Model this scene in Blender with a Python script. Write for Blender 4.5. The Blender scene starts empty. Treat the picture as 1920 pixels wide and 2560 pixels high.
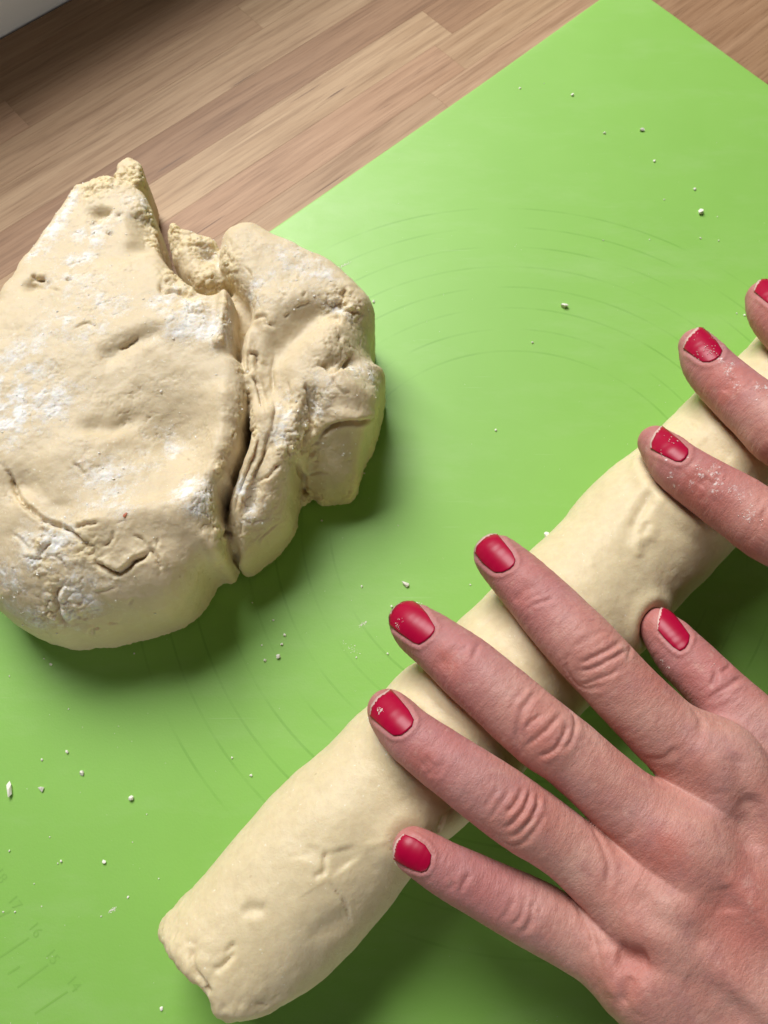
import bpy, math, random
import numpy as np
rng = np.random.default_rng(7); random.seed(7)
sc = bpy.context.scene; COL = sc.collection

# ---------------------------------------------------------------- camera, light, exposure
H = 261.0; FPX = 1922.3; TILT = math.radians(20.7)          # millimetres / photograph pixels
cT, sT = math.cos(TILT), math.sin(TILT)
CAM = np.array([0, 0, H]); FWD = np.array([0, sT, -cT])
cd = bpy.data.cameras.new('camera'); cam = bpy.data.objects.new('camera', cd); COL.objects.link(cam)
cam.location = (0, 0, H/1000); cam.rotation_euler = (TILT, 0, 0)
cd.sensor_fit = 'VERTICAL'; cd.sensor_height = 24; cd.lens = 24*FPX/2560
cd.clip_start = 0.01; cd.clip_end = 50
cd.dof.use_dof = True; cd.dof.focus_distance = 0.208; cd.dof.aperture_fstop = 20
sc.camera = cam
wd = bpy.data.worlds.new('World'); sc.world = wd; wd.use_nodes = True
wd.node_tree.nodes['Background'].inputs[0].default_value = (0.95, 0.97, 1.0, 1)
wd.node_tree.nodes['Background'].inputs[1].default_value = 0.024
TAX = np.array([0.747, 0.665, 0]); NAX = np.array([-0.665, 0.747, 0])   # along / across the worktop
ld = bpy.data.lights.new('window_light', 'AREA'); ld.shape = 'RECTANGLE'
ld.size = 0.80; ld.size_y = 0.70; ld.energy = 31; ld.color = (1.0, 0.985, 0.96)
lo = bpy.data.objects.new('window_light', ld); COL.objects.link(lo)
lo.location = (-0.42, 0.98, 1.06)
from mathutils import Vector
lo.rotation_euler = (Vector((0.02, 0.05, 0)) - Vector(lo.location)).to_track_quat('-Z', 'Y').to_euler()
lf = bpy.data.lights.new('fill_light', 'AREA'); lf.shape = 'RECTANGLE'; lf.size = 1.4; lf.size_y = .9; lf.energy = 10.5; lf.color = (1, .97, .93)  # added fill lamp on the viewer side, lifts wall face and dough fronts
of = bpy.data.objects.new('fill_light', lf); COL.objects.link(of); of.location = (0.25, -1.9, 0.42)
of.rotation_euler = (Vector((0, .1, 0)) - Vector(of.location)).to_track_quat('-Z', 'Y').to_euler()
sc.view_settings.view_transform = 'Standard'; sc.view_settings.look = 'None'
sc.view_settings.exposure = 0.05; sc.view_settings.gamma = 1
sc.cycles.max_bounces = 8; sc.cycles.use_denoising = True

# ---------------------------------------------------------------- photograph pixel -> place
def rays(uv):
    uv = np.atleast_2d(np.asarray(uv, float)); x = (uv[:, 0]-960)/FPX; y = -(uv[:, 1]-1280)/FPX
    return np.c_[x, y*cT+sT, y*sT-cT]
def W(u, v, z):
    d = rays([[u, v]])[0]; return CAM + d*((z-H)/d[2])
def WW(pts, z):
    return np.array([W(p[0], p[1], z if np.isscalar(z) else z[i]) for i, p in enumerate(pts)])
def proj(p):
    q = p-CAM; d = q@FWD
    return np.stack([960+FPX*q[..., 0]/d, 1280-FPX*(q@np.array([0, cT, sT]))/d], -1)
def crop(x0, y0, s):
    return lambda pts: [(x0+s*a, y0+s*b) for a, b in pts]
cA = crop(900, 1300, .36166); cB = crop(1320, 1480, .36166); cC = crop(1320, 1960, .36166); cD = crop(900, 1900, .36166)
cE = crop(1520, 640, .24111); cF = crop(1520, 1000, .24111)
L1 = crop(500, 560, .30139); L2 = crop(480, 980, .30139); L3 = crop(0, 380, .30139); L4 = crop(0, 1140, .30139)
c3 = crop(0, 360, .6028); c4 = crop(0, 960, .6028); R5 = crop(380, 2160, .30139); R6 = crop(640, 1960, .30139)

# ---------------------------------------------------------------- numeric helpers
_g = rng.normal(size=(256, 3)); _g /= np.linalg.norm(_g, axis=1)[:, None]; _g = _g.astype(np.float32)
def pn(p, seed=0):
    """gradient noise, roughly -0.7..0.7"""
    p = np.asarray(p, np.float32); i = np.floor(p).astype(np.int64); f = p-i
    u = f*f*f*(f*(f*6-15)+10); out = 0
    for dx in (0, 1):
        for dy in (0, 1):
            for dz in (0, 1):
                h = ((i[:, 0]+dx)*73856093) ^ ((i[:, 1]+dy)*19349663) ^ ((i[:, 2]+dz)*83492791) ^ (seed*2654435761)
                h = (h ^ (h >> 13))*1274126177; h = (h ^ (h >> 16)) & 255
                g = _g[h]
                d = (g*(f-np.array([dx, dy, dz], np.float32))).sum(1)
                w = (u[:, 0] if dx else 1-u[:, 0])*(u[:, 1] if dy else 1-u[:, 1])*(u[:, 2] if dz else 1-u[:, 2])
                out = out+w*d
    return out
def fbm(p, s, o=4, seed=0, gain=.5):
    a = 1; r = 0; q = p/s
    for k in range(o):
        r = r+a*pn(q, seed+k); q = q*2.03+5.1; a *= gain
    return r
def worley(p, s, seed=0):
    p = p/s; i = np.floor(p).astype(np.int64); best = np.full(len(p), 9., np.float32)
    for dx in (-1, 0, 1):
        for dy in (-1, 0, 1):
            for dz in (-1, 0, 1):
                c = i+np.array([dx, dy, dz])
                h = (c[:, 0]*73856093) ^ (c[:, 1]*19349663) ^ (c[:, 2]*83492791) ^ (seed*2654435761)
                h = (h ^ (h >> 13))*1274126177; h = (h ^ (h >> 16))
                o = np.c_[(h & 255)/255., ((h >> 8) & 255)/255., ((h >> 16) & 255)/255.]
                best = np.minimum(best, ((c+o-p)**2).sum(1))
    return np.sqrt(best)
def smin(a, b, k):
    h = np.maximum(k-np.abs(a-b), 0)/k
    return np.minimum(a, b)-h*h*k*.25
def smax(a, b, k): return -smin(-a, -b, k)
def sstep(a, b, x):
    t = np.clip((x-a)/(b-a), 0, 1); return t*t*(3-2*t)
def spline(P, n):
    """Catmull-Rom through rows of P, n samples a span"""
    P = np.asarray(P, float); Q = np.vstack([2*P[0]-P[1], P, 2*P[-1]-P[-2]]); out = []
    for i in range(1, len(Q)-2):
        for t in np.arange(n)/n:
            a, b, c, d = Q[i-1:i+3]
            out.append(.5*(2*b+(c-a)*t+(2*a-5*b+4*c-d)*t*t+(3*b-a-3*c+d)*t**3))
    out.append(Q[-2]); return np.array(out)
def chain(p, pts, rad):
    p = np.asarray(p, np.float32); pts = np.asarray(pts, np.float32); rad = np.asarray(rad, np.float32)
    A, B = pts[:-1], pts[1:]; BA = B-A; L = np.maximum((BA*BA).sum(1), 1e-9); dr = rad[1:]-rad[:-1]
    if len(p)*len(A) < 400000:
        pa = p[:, None]-A[None]; h = np.clip((pa*BA).sum(-1)/L, 0, 1); q = pa-h[..., None]*BA
        return (np.sqrt((q*q).sum(-1))-(rad[:-1]+dr*h)).min(1)
    d = np.full(len(p), 1e9, np.float32)
    for a, ba, l, ra, r in zip(A, BA, L, rad, dr):
        pa = p-a; h = np.clip(pa@ba/l, 0, 1); q = pa-h[:, None]*ba
        d = np.minimum(d, np.sqrt(np.einsum('ij,ij->i', q, q))-(ra+r*h))
    return d
def seg_d2(px, py, poly):
    """signed distance to closed 2-D polygon on arrays px, py (negative inside)"""
    d = np.full(px.shape, 1e9); ins = np.zeros(px.shape, bool); n = len(poly)
    for i in range(n):
        a, b = poly[i][:2], poly[(i+1) % n][:2]; e = b-a
        wx, wy = px-a[0], py-a[1]; t = np.clip((wx*e[0]+wy*e[1])/(e@e+1e-12), 0, 1)
        d = np.minimum(d, (wx-t*e[0])**2+(wy-t*e[1])**2)
        c1 = (a[1] <= py) != (b[1] <= py)
        with np.errstate(all='ignore'):
            ins ^= c1 & (px < a[0]+(py-a[1])/(e[1] if e[1] else 1e-12)*e[0])
    return np.where(ins, -np.sqrt(d), np.sqrt(d))
def line_d(P, line):
    """distance and 0..1 position along an open polyline (any dimension)"""
    L = np.r_[0, np.cumsum(np.linalg.norm(np.diff(line, axis=0), axis=1))]
    d = np.full(len(P), 1e9); s = np.zeros(len(P))
    for i in range(len(line)-1):
        a, b = line[i], line[i+1]; e = b-a
        t = np.clip((P-a)@e/(e@e+1e-12), 0, 1); q = P-a-t[:, None]*e
        dd = (q*q).sum(1); m = dd < d
        d = np.where(m, dd, d); s = np.where(m, (L[i]+t*(L[i+1]-L[i]))/L[-1], s)
    return np.sqrt(d), s
def surface_nets(F, org, h):
    """zero surface of a dense field: verts, quads"""
    F = F.astype(np.float32); S = F < 0
    n = np.array(F.shape)-1
    cnt = np.zeros(n, np.int8)
    cs = [(i, j, k) for i in (0, 1) for j in (0, 1) for k in (0, 1)]
    for i, j, k in cs: cnt += S[i:n[0]+i, j:n[1]+j, k:n[2]+k]
    act = (cnt > 0) & (cnt < 8); I = np.argwhere(act)
    idx = np.full(n, -1, np.int32); idx[act] = np.arange(len(I))
    V = np.zeros((len(I), 3)); C = np.zeros(len(I))
    val = {c: F[I[:, 0]+c[0], I[:, 1]+c[1], I[:, 2]+c[2]] for c in cs}
    for a in cs:
        for ax in range(3):
            if a[ax]: continue
            b = list(a); b[ax] = 1; b = tuple(b); va, vb = val[a], val[b]; m = (va < 0) != (vb < 0)
            t = np.where(m, va/np.where(m, va-vb, 1), 0)
            P = np.tile(np.array(a, float), (len(I), 1)); P[:, ax] = t
            V += P*m[:, None]; C += m
    V = (V/C[:, None]+I)*h+org
    quads = []
    for ax in range(3):
        o = [x for x in range(3) if x != ax]
        sl0 = [slice(None)]*3; sl1 = [slice(None)]*3
        sl0[ax] = slice(0, -1); sl1[ax] = slice(1, None)
        for q in o: sl0[q] = slice(1, -1); sl1[q] = slice(1, -1)
        a, b = S[tuple(sl0)], S[tuple(sl1)]
        E = np.argwhere(a != b); off = np.zeros(3, int); off[o] = 1; E0 = E+off
        flip = a[E[:, 0], E[:, 1], E[:, 2]]
        def at(d0, d1):
            c = E0.copy(); c[:, o[0]] -= d0; c[:, o[1]] -= d1
            return idx[c[:, 0], c[:, 1], c[:, 2]]
        q = np.c_[at(1, 1), at(0, 1), at(0, 0), at(1, 0)]
        fl = flip if ax != 1 else ~flip
        q[~fl] = q[~fl][:, ::-1]
        quads.append(q)
    return V, np.vstack(quads)
def band_mesh(f, lo, hi, h, c=4, pad=1.9):
    lo = np.array(lo, float); n = np.ceil((np.array(hi)-lo)/h/c).astype(int)+1
    g = [lo[i]+np.arange(n[i])*h*c+h*(c-1)/2 for i in range(3)]
    P = np.stack(np.meshgrid(*g, indexing='ij'), -1).reshape(-1, 3)
    G = f(P).reshape(n).astype(np.float32)
    F = G.repeat(c, 0).repeat(c, 1).repeat(c, 2)
    M = np.abs(F) < h*c*pad
    I = np.argwhere(M); val = np.empty(len(I), np.float32)
    for s in range(0, len(I), 400000):
        val[s:s+400000] = f(I[s:s+400000]*h+lo)
    F[M] = val
    F[0] = F[-1] = 1; F[:, 0] = F[:, -1] = 1; F[:, :, 0] = F[:, :, -1] = 1
    return surface_nets(F, lo, h)
def grad(f, P, e=.15):
    g = np.stack([f(P+np.eye(3)[i]*e)-f(P-np.eye(3)[i]*e) for i in range(3)], -1)
    return g/(np.linalg.norm(g, axis=1)[:, None]+1e-9)
def vnormals(V, Q):
    d1 = V[Q[:, 2]]-V[Q[:, 0]]; d2 = V[Q[:, 3]]-V[Q[:, 1]]; fn = np.cross(d1, d2); N = np.zeros_like(V)
    for k in range(4):
        for a in range(3): N[:, a] += np.bincount(Q[:, k], fn[:, a], len(V))
    return N/(np.linalg.norm(N, axis=1)[:, None]+1e-12)
def trace(f, uv, tmin=130, tmax=430):
    """first hit of the rays through photograph pixels; rays that just miss give the nearest point of the surface"""
    d = rays(uv); d /= np.linalg.norm(d, axis=1)[:, None]; t = np.full(len(d), float(tmin)); bt = t.copy(); bf = np.full(len(d), 1e9)
    for k in range(90):
        v = f(CAM+d*t[:, None]); m = v < bf; bf = np.where(m, v, bf); bt = np.where(m, t, bt)
        t = np.minimum(t+np.clip(v*.85, -3, 8), tmax)
    P = CAM+d*bt[:, None]; far = np.where((bf > .05) & (bf < 6))[0]
    for k in range(4 if len(far) else 0): P[far] -= grad(f, P[far], .3)*f(P[far])[:, None]*.9
    return P
def traces(f, groups):
    P = trace(f, [q for g in groups for q in g]); o = np.cumsum([0]+[len(g) for g in groups])
    return [P[a:b] for a, b in zip(o[:-1], o[1:])]
def make_mesh(name, V, faces, mat, parent=None, smooth=True, attrs=None, loc=None):
    V = np.asarray(V, float)/1000
    if loc is not None: V = V-np.asarray(loc)/1000
    me = bpy.data.meshes.new(name)
    if isinstance(faces, np.ndarray):
        k = faces.shape[1]
        me.vertices.add(len(V)); me.vertices.foreach_set('co', V.astype(np.float32).ravel())
        me.loops.add(faces.size); me.loops.foreach_set('vertex_index', faces.astype(np.int32).ravel())
        me.polygons.add(len(faces)); me.polygons.foreach_set('loop_start', np.arange(0, faces.size, k, dtype=np.int32))
        me.update(calc_edges=True); me.validate()
    else:
        me.from_pydata(V.tolist(), [], faces); me.update()
    me.polygons.foreach_set('use_smooth', np.full(len(me.polygons), smooth))
    for an, arr in (attrs or {}).items():
        arr = np.asarray(arr, np.float32)
        if arr.ndim == 1:
            at = me.attributes.new(an, 'FLOAT', 'POINT'); at.data.foreach_set('value', arr)
        else:
            at = me.attributes.new(an, 'FLOAT_VECTOR', 'POINT'); at.data.foreach_set('vector', arr.ravel())
    if mat: me.materials.append(mat)
    o = bpy.data.objects.new(name, me); COL.objects.link(o)
    if parent: o.parent = parent
    if loc is not None: o.location = np.asarray(loc)/1000
    return o
def tag(o, label=None, cat=None, group=None, kind=None):
    if label: o['label'] = label
    if cat: o['category'] = cat
    if group: o['group'] = group
    if kind: o['kind'] = kind
    return o

# ---------------------------------------------------------------- materials
class NT:
    def __init__(s, name):
        s.m = bpy.data.materials.new(name); s.m.use_nodes = True; s.t = s.m.node_tree; s.b = s.t.nodes['Principled BSDF']
    def n(s, typ, **kw):
        nd = s.t.nodes.new(typ)
        for k, v in kw.items():
            if k.startswith('i_'): nd.inputs[k[2:].replace('_', ' ')].default_value = v
            else: setattr(nd, k, v)
        return nd
    def l(s, a, b): s.t.links.new(a, b)
    def attr(s, name): return s.n('ShaderNodeAttribute', attribute_name=name)
    def math(s, op, a, b=None):
        nd = s.n('ShaderNodeMath', operation=op)
        for i, x in enumerate((a, b)):
            if x is None: continue
            if isinstance(x, (int, float)): nd.inputs[i].default_value = x
            else: s.l(x, nd.inputs[i])
        return nd.outputs[0]
    def mix(s, f, a, b, bt='MIX'):
        nd = s.n('ShaderNodeMix', data_type='RGBA', blend_type=bt)
        for i, x in ((0, f), (6, a), (7, b)):
            if isinstance(x, (int, float)): nd.inputs[i].default_value = x
            elif isinstance(x, tuple): nd.inputs[i].default_value = x+(1,) if len(x) == 3 else x
            else: s.l(x, nd.inputs[i])
        return nd.outputs[2]
    def ramp(s, f, stops):
        r = s.n('ShaderNodeValToRGB'); e = r.color_ramp.elements
        while len(e) < len(stops): e.new(.5)
        for k, (p, c) in enumerate(stops): e[k].position = p; e[k].color = tuple(c)+(1,) if len(c) == 3 else c
        s.l(f, r.inputs[0]); return r.outputs[0]
    def noise(s, vec, scale, detail=4, rough=.55):
        nd = s.n('ShaderNodeTexNoise'); nd.inputs['Scale'].default_value = scale
        nd.inputs['Detail'].default_value = detail; nd.inputs['Roughness'].default_value = rough
        if vec is not None: s.l(vec, nd.inputs['Vector'])
        return nd.outputs[0]
    def bump(s, hgt, strength, dist, prev=None):
        b = s.n('ShaderNodeBump'); b.inputs['Strength'].default_value = strength; b.inputs['Distance'].default_value = dist
        s.l(hgt, b.inputs['Height'])
        if prev is not None: s.l(prev, b.inputs['Normal'])
        return b.outputs[0]
    def mapping(s, vec, scale, rot=(0, 0, 0), loc=None):
        mp = s.n('ShaderNodeMapping'); mp.inputs['Scale'].default_value = scale; mp.inputs['Rotation'].default_value = rot
        s.l(vec, mp.inputs['Vector'])
        if loc is not None: s.l(loc, mp.inputs['Location'])
        return mp.outputs[0]
    def set(s, **kw):
        for k, v in kw.items():
            i = s.b.inputs[k.replace('_', ' ')]
            if hasattr(v, 'is_linked') or hasattr(v, 'node'): s.l(v, i)
            elif isinstance(v, tuple) and len(v) == 3 and k != 'Subsurface_Radius': i.default_value = v+(1,)
            else: i.default_value = v
        return s.m

def mat_wood():
    t = NT('beech_wood'); g = t.n('ShaderNodeTexCoord').outputs['Object']; oi = t.n('ShaderNodeObjectInfo').outputs['Random']
    off = t.n('ShaderNodeCombineXYZ'); t.l(t.math('MULTIPLY', oi, 3.7), off.inputs[0]); t.l(t.math('MULTIPLY', oi, 9.1), off.inputs[1])
    n1 = t.noise(t.mapping(g, (4, 70, 30), loc=off.outputs[0]), 2.0, 5, .6)
    n2 = t.noise(t.mapping(g, (14, 620, 80), loc=off.outputs[0]), 2.0, 5, .75)
    wv = t.noise(t.mapping(g, (9, 150, 60), loc=off.outputs[0]), 2.0, 3, .6)
    base = t.ramp(oi, [(0, (.43, .28, .16)), (.18, (.32, .18, .10)), (.36, (.51, .355, .215)), (.54, (.36, .21, .12)), (.72, (.58, .42, .275)), (.86, (.41, .23, .135)), (1, (.52, .365, .23))])
    c = t.mix(t.ramp(n1, [(.32, (0, 0, 0)), (.68, (1, 1, 1))]), t.mix(1.0, base, (.74, .67, .60), 'MULTIPLY'), base)
    c = t.mix(.8, c, t.ramp(n2, [(.34, (.62, .56, .50)), (.47, (.94, .93, .91)), (.62, (1.04, 1.03, 1.01))]), 'MULTIPLY')
    c = t.mix(.7, c, t.ramp(wv, [(.38, (.72, .67, .62)), (.50, (1, 1, 1))]), 'MULTIPLY')
    n3 = t.noise(t.mapping(g, (22, 420, 60), loc=off.outputs[0]), 1.0, 1, .5)
    c = t.mix(t.ramp(n3, [(.745, (0, 0, 0)), (.79, (.85, .85, .85))]), c, (.13, .07, .04))
    bm = t.bump(n2, .25, .0004)
    return t.set(Base_Color=c, Roughness=.58, Normal=bm, Specular_IOR_Level=.35)
def mat_mat():
    t = NT('green_silicone'); g = t.n('ShaderNodeTexCoord').outputs['Object']
    n1 = t.noise(g, 25, 3, .5)
    c = t.mix(n1, (.245, .50, .088), (.275, .545, .105))
    sx = t.n('ShaderNodeSeparateXYZ'); t.l(g, sx.inputs[0])
    x = t.math('SUBTRACT', sx.outputs[0], .1921*H/1000); y = t.math('SUBTRACT', sx.outputs[1], .3685*H/1000)
    r = t.math('SQRT', t.math('ADD', t.math('MULTIPLY', x, x), t.math('MULTIPLY', y, y)))
    stp = .0385*H/1000; q = t.math('SUBTRACT', r, .5368*H/1000)
    m = t.math('ABSOLUTE', t.math('SUBTRACT', t.math('FRACT', t.math('ADD', t.math('DIVIDE', q, stp), 40.5)), .5))
    ln = t.math('LESS_THAN', m, .04); inr = t.math('LESS_THAN', q, stp*.4); outr = t.math('GREATER_THAN', q, -stp*7.5)
    fade = t.ramp(t.noise(g, 34, 3, .6), [(.40, (.0, .0, .0)), (.62, (.42, .42, .42))])
    k = t.math('MULTIPLY', t.math('MULTIPLY', t.math('MULTIPLY', ln, inr), outr), fade)
    c = t.mix(k, c, (.15, .36, .045))
    sm = t.noise(t.mapping(g, (14, 46, 10), (0, 0, .9)), 1.0, 6, .7); c = t.mix(t.ramp(sm, [(.50, (0, 0, 0)), (.78, (.12, .12, .12))]), c, (.62, .72, .48))
    sc_ = t.noise(t.mapping(g, (30, 900, 10), (0, 0, .5)), 1.0, 2, .6); c = t.mix(t.ramp(sc_, [(.70, (0, 0, 0)), (.80, (.22, .22, .22))]), c, (.55, .72, .42))
    fn = t.noise(g, 900, 4, .6); fl = t.noise(g, 60, 5, .62)
    bm = t.bump(t.noise(g, 1400, 2, .5), .12, .0002)
    ro = t.math('ADD', .40, t.math('MULTIPLY', fl, .16))
    return t.set(Base_Color=c, Roughness=ro, Normal=bm, Specular_IOR_Level=.52, Subsurface_Weight=.12, Subsurface_Radius=(.6, 1, .3), Subsurface_Scale=.0012)
def mat_dough(name, floury):
    t = NT(name); g = t.n('ShaderNodeTexCoord').outputs['Object']
    n1 = t.noise(g, 55, 4, .6); n2 = t.noise(g, 420, 4, .65)
    c = t.mix(n1, (.58, .47, .30), (.71, .60, .415)) if floury else t.mix(n1, (.665, .55, .335), (.765, .655, .435))
    c = t.mix(t.ramp(n2, [(.35, (.35, .35, .35)), (.6, (0, 0, 0))]), c, (.60, .475, .285))
    n3 = t.noise(g, 800, 2, .5)
    c = t.mix(t.ramp(n3, [(.70, (0, 0, 0)), (.76, (.55, .55, .55))]), c, (.9, .86, .74))
    sp = t.noise(g, 330, 1, .5); c = t.mix(t.ramp(sp, [(.765, (0, 0, 0)), (.81, (.45, .45, .45))]), c, (.42, .27, .14))
    ro = .5
    b = t.bump(n2, .35, .0005); b = t.bump(t.noise(g, 1500, 3, .6), .3, .00025, b)
    if floury:
        a = t.attr('flour').outputs['Fac']; nf = t.math('ADD', t.math('MULTIPLY', t.noise(g, 480, 6, .8), .5), t.math('MULTIPLY', t.noise(g, 1900, 3, .75), .5))
        k = t.math('MULTIPLY', t.ramp(t.math('ADD', a, t.math('MULTIPLY', t.math('SUBTRACT', nf, .5), 2.3)), [(.28, (0, 0, 0)), (1.05, (1, 1, 1))]), .85)
        tn = t.attr('torn').outputs['Fac']; vo = t.n('ShaderNodeTexVoronoi', feature='SMOOTH_F1'); vo.inputs['Scale'].default_value = 900; t.l(g, vo.inputs['Vector'])
        b = t.bump(t.math('MULTIPLY', t.math('SUBTRACT', 1.0, vo.outputs[0]), t.math('ADD', t.math('MULTIPLY', k, .12), t.math('MULTIPLY', tn, .35))), .8, .0007, b)
        c = t.mix(t.math('MULTIPLY', tn, .6), c, (.74, .60, .33)); c = t.mix(k, c, (.80, .80, .785)); ro = t.math('ADD', .52, t.math('MULTIPLY', k, .4))
        b = t.bump(k, .25, .0003, b)
    return t.set(Base_Color=c, Roughness=ro, Normal=b, Specular_IOR_Level=.35, Subsurface_Weight=.35, Subsurface_Radius=(1.0, .66, .30), Subsurface_Scale=.0045)
def mat_skin(name, floury):
    t = NT(name); g = t.n('ShaderNodeTexCoord').outputs['Object']; st = t.attr('st').outputs['Vector']
    tip = t.attr('tip').outputs['Fac']; red = t.attr('red').outputs['Fac']
    n1 = t.noise(g, 70, 4, .6); n2 = t.noise(g, 300, 4, .6)
    c = t.mix(t.ramp(n1, [(.3, (0, 0, 0)), (.7, (1, 1, 1))]), (.49, .235, .19), (.62, .36, .295))
    c = t.mix(t.math('MULTIPLY', tip, .8), c, (.43, .165, .175))
    c = t.mix(t.math('MULTIPLY', red, .8), c, (.48, .15, .12))
    n4 = t.noise(g, 160, 5, .7); c = t.mix(t.ramp(n4, [(.32, (.55, .55, .55)), (.50, (0, 0, 0))]), c, (.40, .17, .16))
    n5 = t.noise(g, 45, 3, .6); c = t.mix(t.ramp(n5, [(.55, (0, 0, 0)), (.75, (.45, .45, .45))]), c, (.42, .24, .25))
    c = t.mix(t.ramp(n2, [(.58, (0, 0, 0)), (.75, (.4, .4, .4))]), c, (.64, .40, .335))
    fine = t.noise(t.mapping(st, (1.7, .42, .42)), 1.0, 4, .65)
    pores = t.n('ShaderNodeTexVoronoi', feature='DISTANCE_TO_EDGE'); pores.inputs['Scale'].default_value = 1.0
    t.l(t.mapping(st, (1.5, 1.0, 1.0)), pores.inputs['Vector'])
    c = t.mix(t.ramp(fine, [(.34, (.3, .3, .3)), (.5, (0, 0, 0))]), c, (.38, .14, .11))
    b = t.bump(fine, .42, .0005); b = t.bump(t.ramp(pores.outputs[0], [(0, (0, 0, 0)), (.22, (1, 1, 1))]), .16, .0003, b); b = t.bump(t.noise(g, 1300, 3, .6), .3, .0002, b)
    ro = t.math('ADD', .46, t.math('MULTIPLY', n2, .16))
    if floury:
        a = t.attr('flour').outputs['Fac']; nf = t.noise(g, 900, 3, .7)
        k = t.ramp(t.math('ADD', a, t.math('MULTIPLY', t.math('SUBTRACT', nf, .5), 2.0)), [(.42, (0, 0, 0)), (.80, (.8, .8, .8))])
        c = t.mix(k, c, (.86, .82, .80))
    return t.set(Base_Color=c, Roughness=ro, Normal=b, Specular_IOR_Level=.42, Subsurface_Weight=.22, Subsurface_Radius=(1.0, .35, .2), Subsurface_Scale=.003)
def mat_plain(name, col, ro=.5, **kw):
    t = NT(name); g = t.n('ShaderNodeTexCoord').outputs['Object']
    n = t.noise(g, kw.pop('scale', 300), 3, .6); c = t.mix(t.math('MULTIPLY', n, kw.pop('var', .3)), col, tuple(x*.75 for x in col))
    b = t.bump(n, kw.pop('bump', .1), .0003)
    return t.set(Base_Color=c, Roughness=ro, Normal=b, **kw)
M_WOOD = mat_wood(); M_MAT = mat_mat(); M_LUMP = mat_dough('floury_dough', True); M_ROLL = mat_dough('smooth_dough', False)
M_SKIN = mat_skin('skin', False); M_SKINF = mat_skin('floury_skin', True)
M_NAIL = mat_plain('bare_nail', (.66, .45, .41), .45, Specular_IOR_Level=.3)
M_POL = mat_plain('crimson_polish', (.38, .0008, .034), .36, var=.35, scale=260, bump=.1, Specular_IOR_Level=.28)
M_CRUMB = mat_plain('crumb', (.86, .83, .74), .7, var=.3)
M_WALL = mat_plain('white_wall_paint', (.86, .86, .85), .6, var=.15, scale=60)
M_CORE = mat_plain('worktop_core', (.10, .07, .05), .8)
M_INK = mat_plain('print_ink', (.244, .50, .09), .5)

# ---------------------------------------------------------------- worktop: staves laid edge to edge
def P2(t, n): return TAX[:2]*t+NAX[:2]*n
ANG = math.atan2(TAX[1], TAX[0])
def box(name, x0, x1, y0, y1, z0, z1, mat, parent=None, ch=.12):
    V = [(x0, y0, z0), (x1, y0, z0), (x1, y1, z0), (x0, y1, z0), (x0, y0, z1-ch), (x1, y0, z1-ch), (x1, y1, z1-ch), (x0, y1, z1-ch),
         (x0+ch, y0+ch, z1), (x1-ch, y0+ch, z1), (x1-ch, y1-ch, z1), (x0+ch, y1-ch, z1)]
    F = [(3, 2, 1, 0), (0, 1, 5, 4), (1, 2, 6, 5), (2, 3, 7, 6), (3, 0, 4, 7), (4, 5, 9, 8), (5, 6, 10, 9), (6, 7, 11, 10), (7, 4, 8, 11), (8, 9, 10, 11)]
    return make_mesh(name, V, F, mat, parent, smooth=False)
top = box('worktop', -620, 720, -420, 372.6, -32, -6, M_CORE); top.rotation_euler = (0, 0, ANG); tag(top, kind='structure')
NROW = [212.6-20.8*k for k in range(30)][::-1]+[212.6+20.8*k for k in range(1, 8)]
for r, n0 in enumerate(NROW):
    n1 = n0+20.8
    n1 = min(n1, 372.6)
    if n1-n0 < 3: continue
    t0 = -600-random.random()*200
    while t0 < 700:
        ln = random.uniform(220, 560); a, b = max(t0, -600), min(t0+ln, 700)
        if b > a+5:
            o = box('plank', 0, b-a-.02, 0, n1-n0-.02, -5.9, random.uniform(-.02, .0), M_WOOD, top, ch=.07)
            o.location = (a/1000, n0/1000, 0)
        t0 += ln

# ---------------------------------------------------------------- white wall at the back of the worktop
w = box('wall', -900, 1000, 374.2, 420, -32, 112, M_WALL, ch=1.5); w.rotation_euler = (0, 0, ANG)
tag(w, 'white painted wall low behind the wooden worktop, in the upper left corner', 'wall')

# ---------------------------------------------------------------- green baking mat
mc = np.array([.4486*H, 1.4264*H]); ml = np.array([-.9047*H, .2126*H])     # traced corners
ev = (ml-mc)/np.linalg.norm(ml-mc); en = np.array([-ev[1], ev[0]]); LEN = np.linalg.norm(ml-mc); WID = 340.
if en@(np.array([0, 0])-mc) < 0: en = -en
nu, nv = 130, 95
def rim_lin(L, n): a = np.linspace(0, L, n); return np.sort(np.r_[a, .12, .35, .8, L-.12, L-.35, L-.8])
nu, nv = nu+6, nv+6
U, Vv = np.meshgrid(rim_lin(LEN, nu-6), rim_lin(WID, nv-6), indexing='ij')
def mat_h(u, v):
    e = np.minimum(np.minimum(u, LEN-u), np.minimum(v, WID-v))
    cor = np.exp(-((u/70)**2+(v/60)**2))*2.2
    return .9-.22*np.exp(-e/.22)+cor+.25*np.exp(-e/9)*(.5+.5*np.sin(u*.02+v*.013))+.18*np.sin(u*.035+1)*np.sin(v*.04)*np.exp(-e/60)
def mat_xy(u, v): return mc[0]+ev[0]*u+en[0]*v, mc[1]+ev[1]*u+en[1]*v
X, Y = mat_xy(U, Vv); Z = mat_h(U, Vv)
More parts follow.
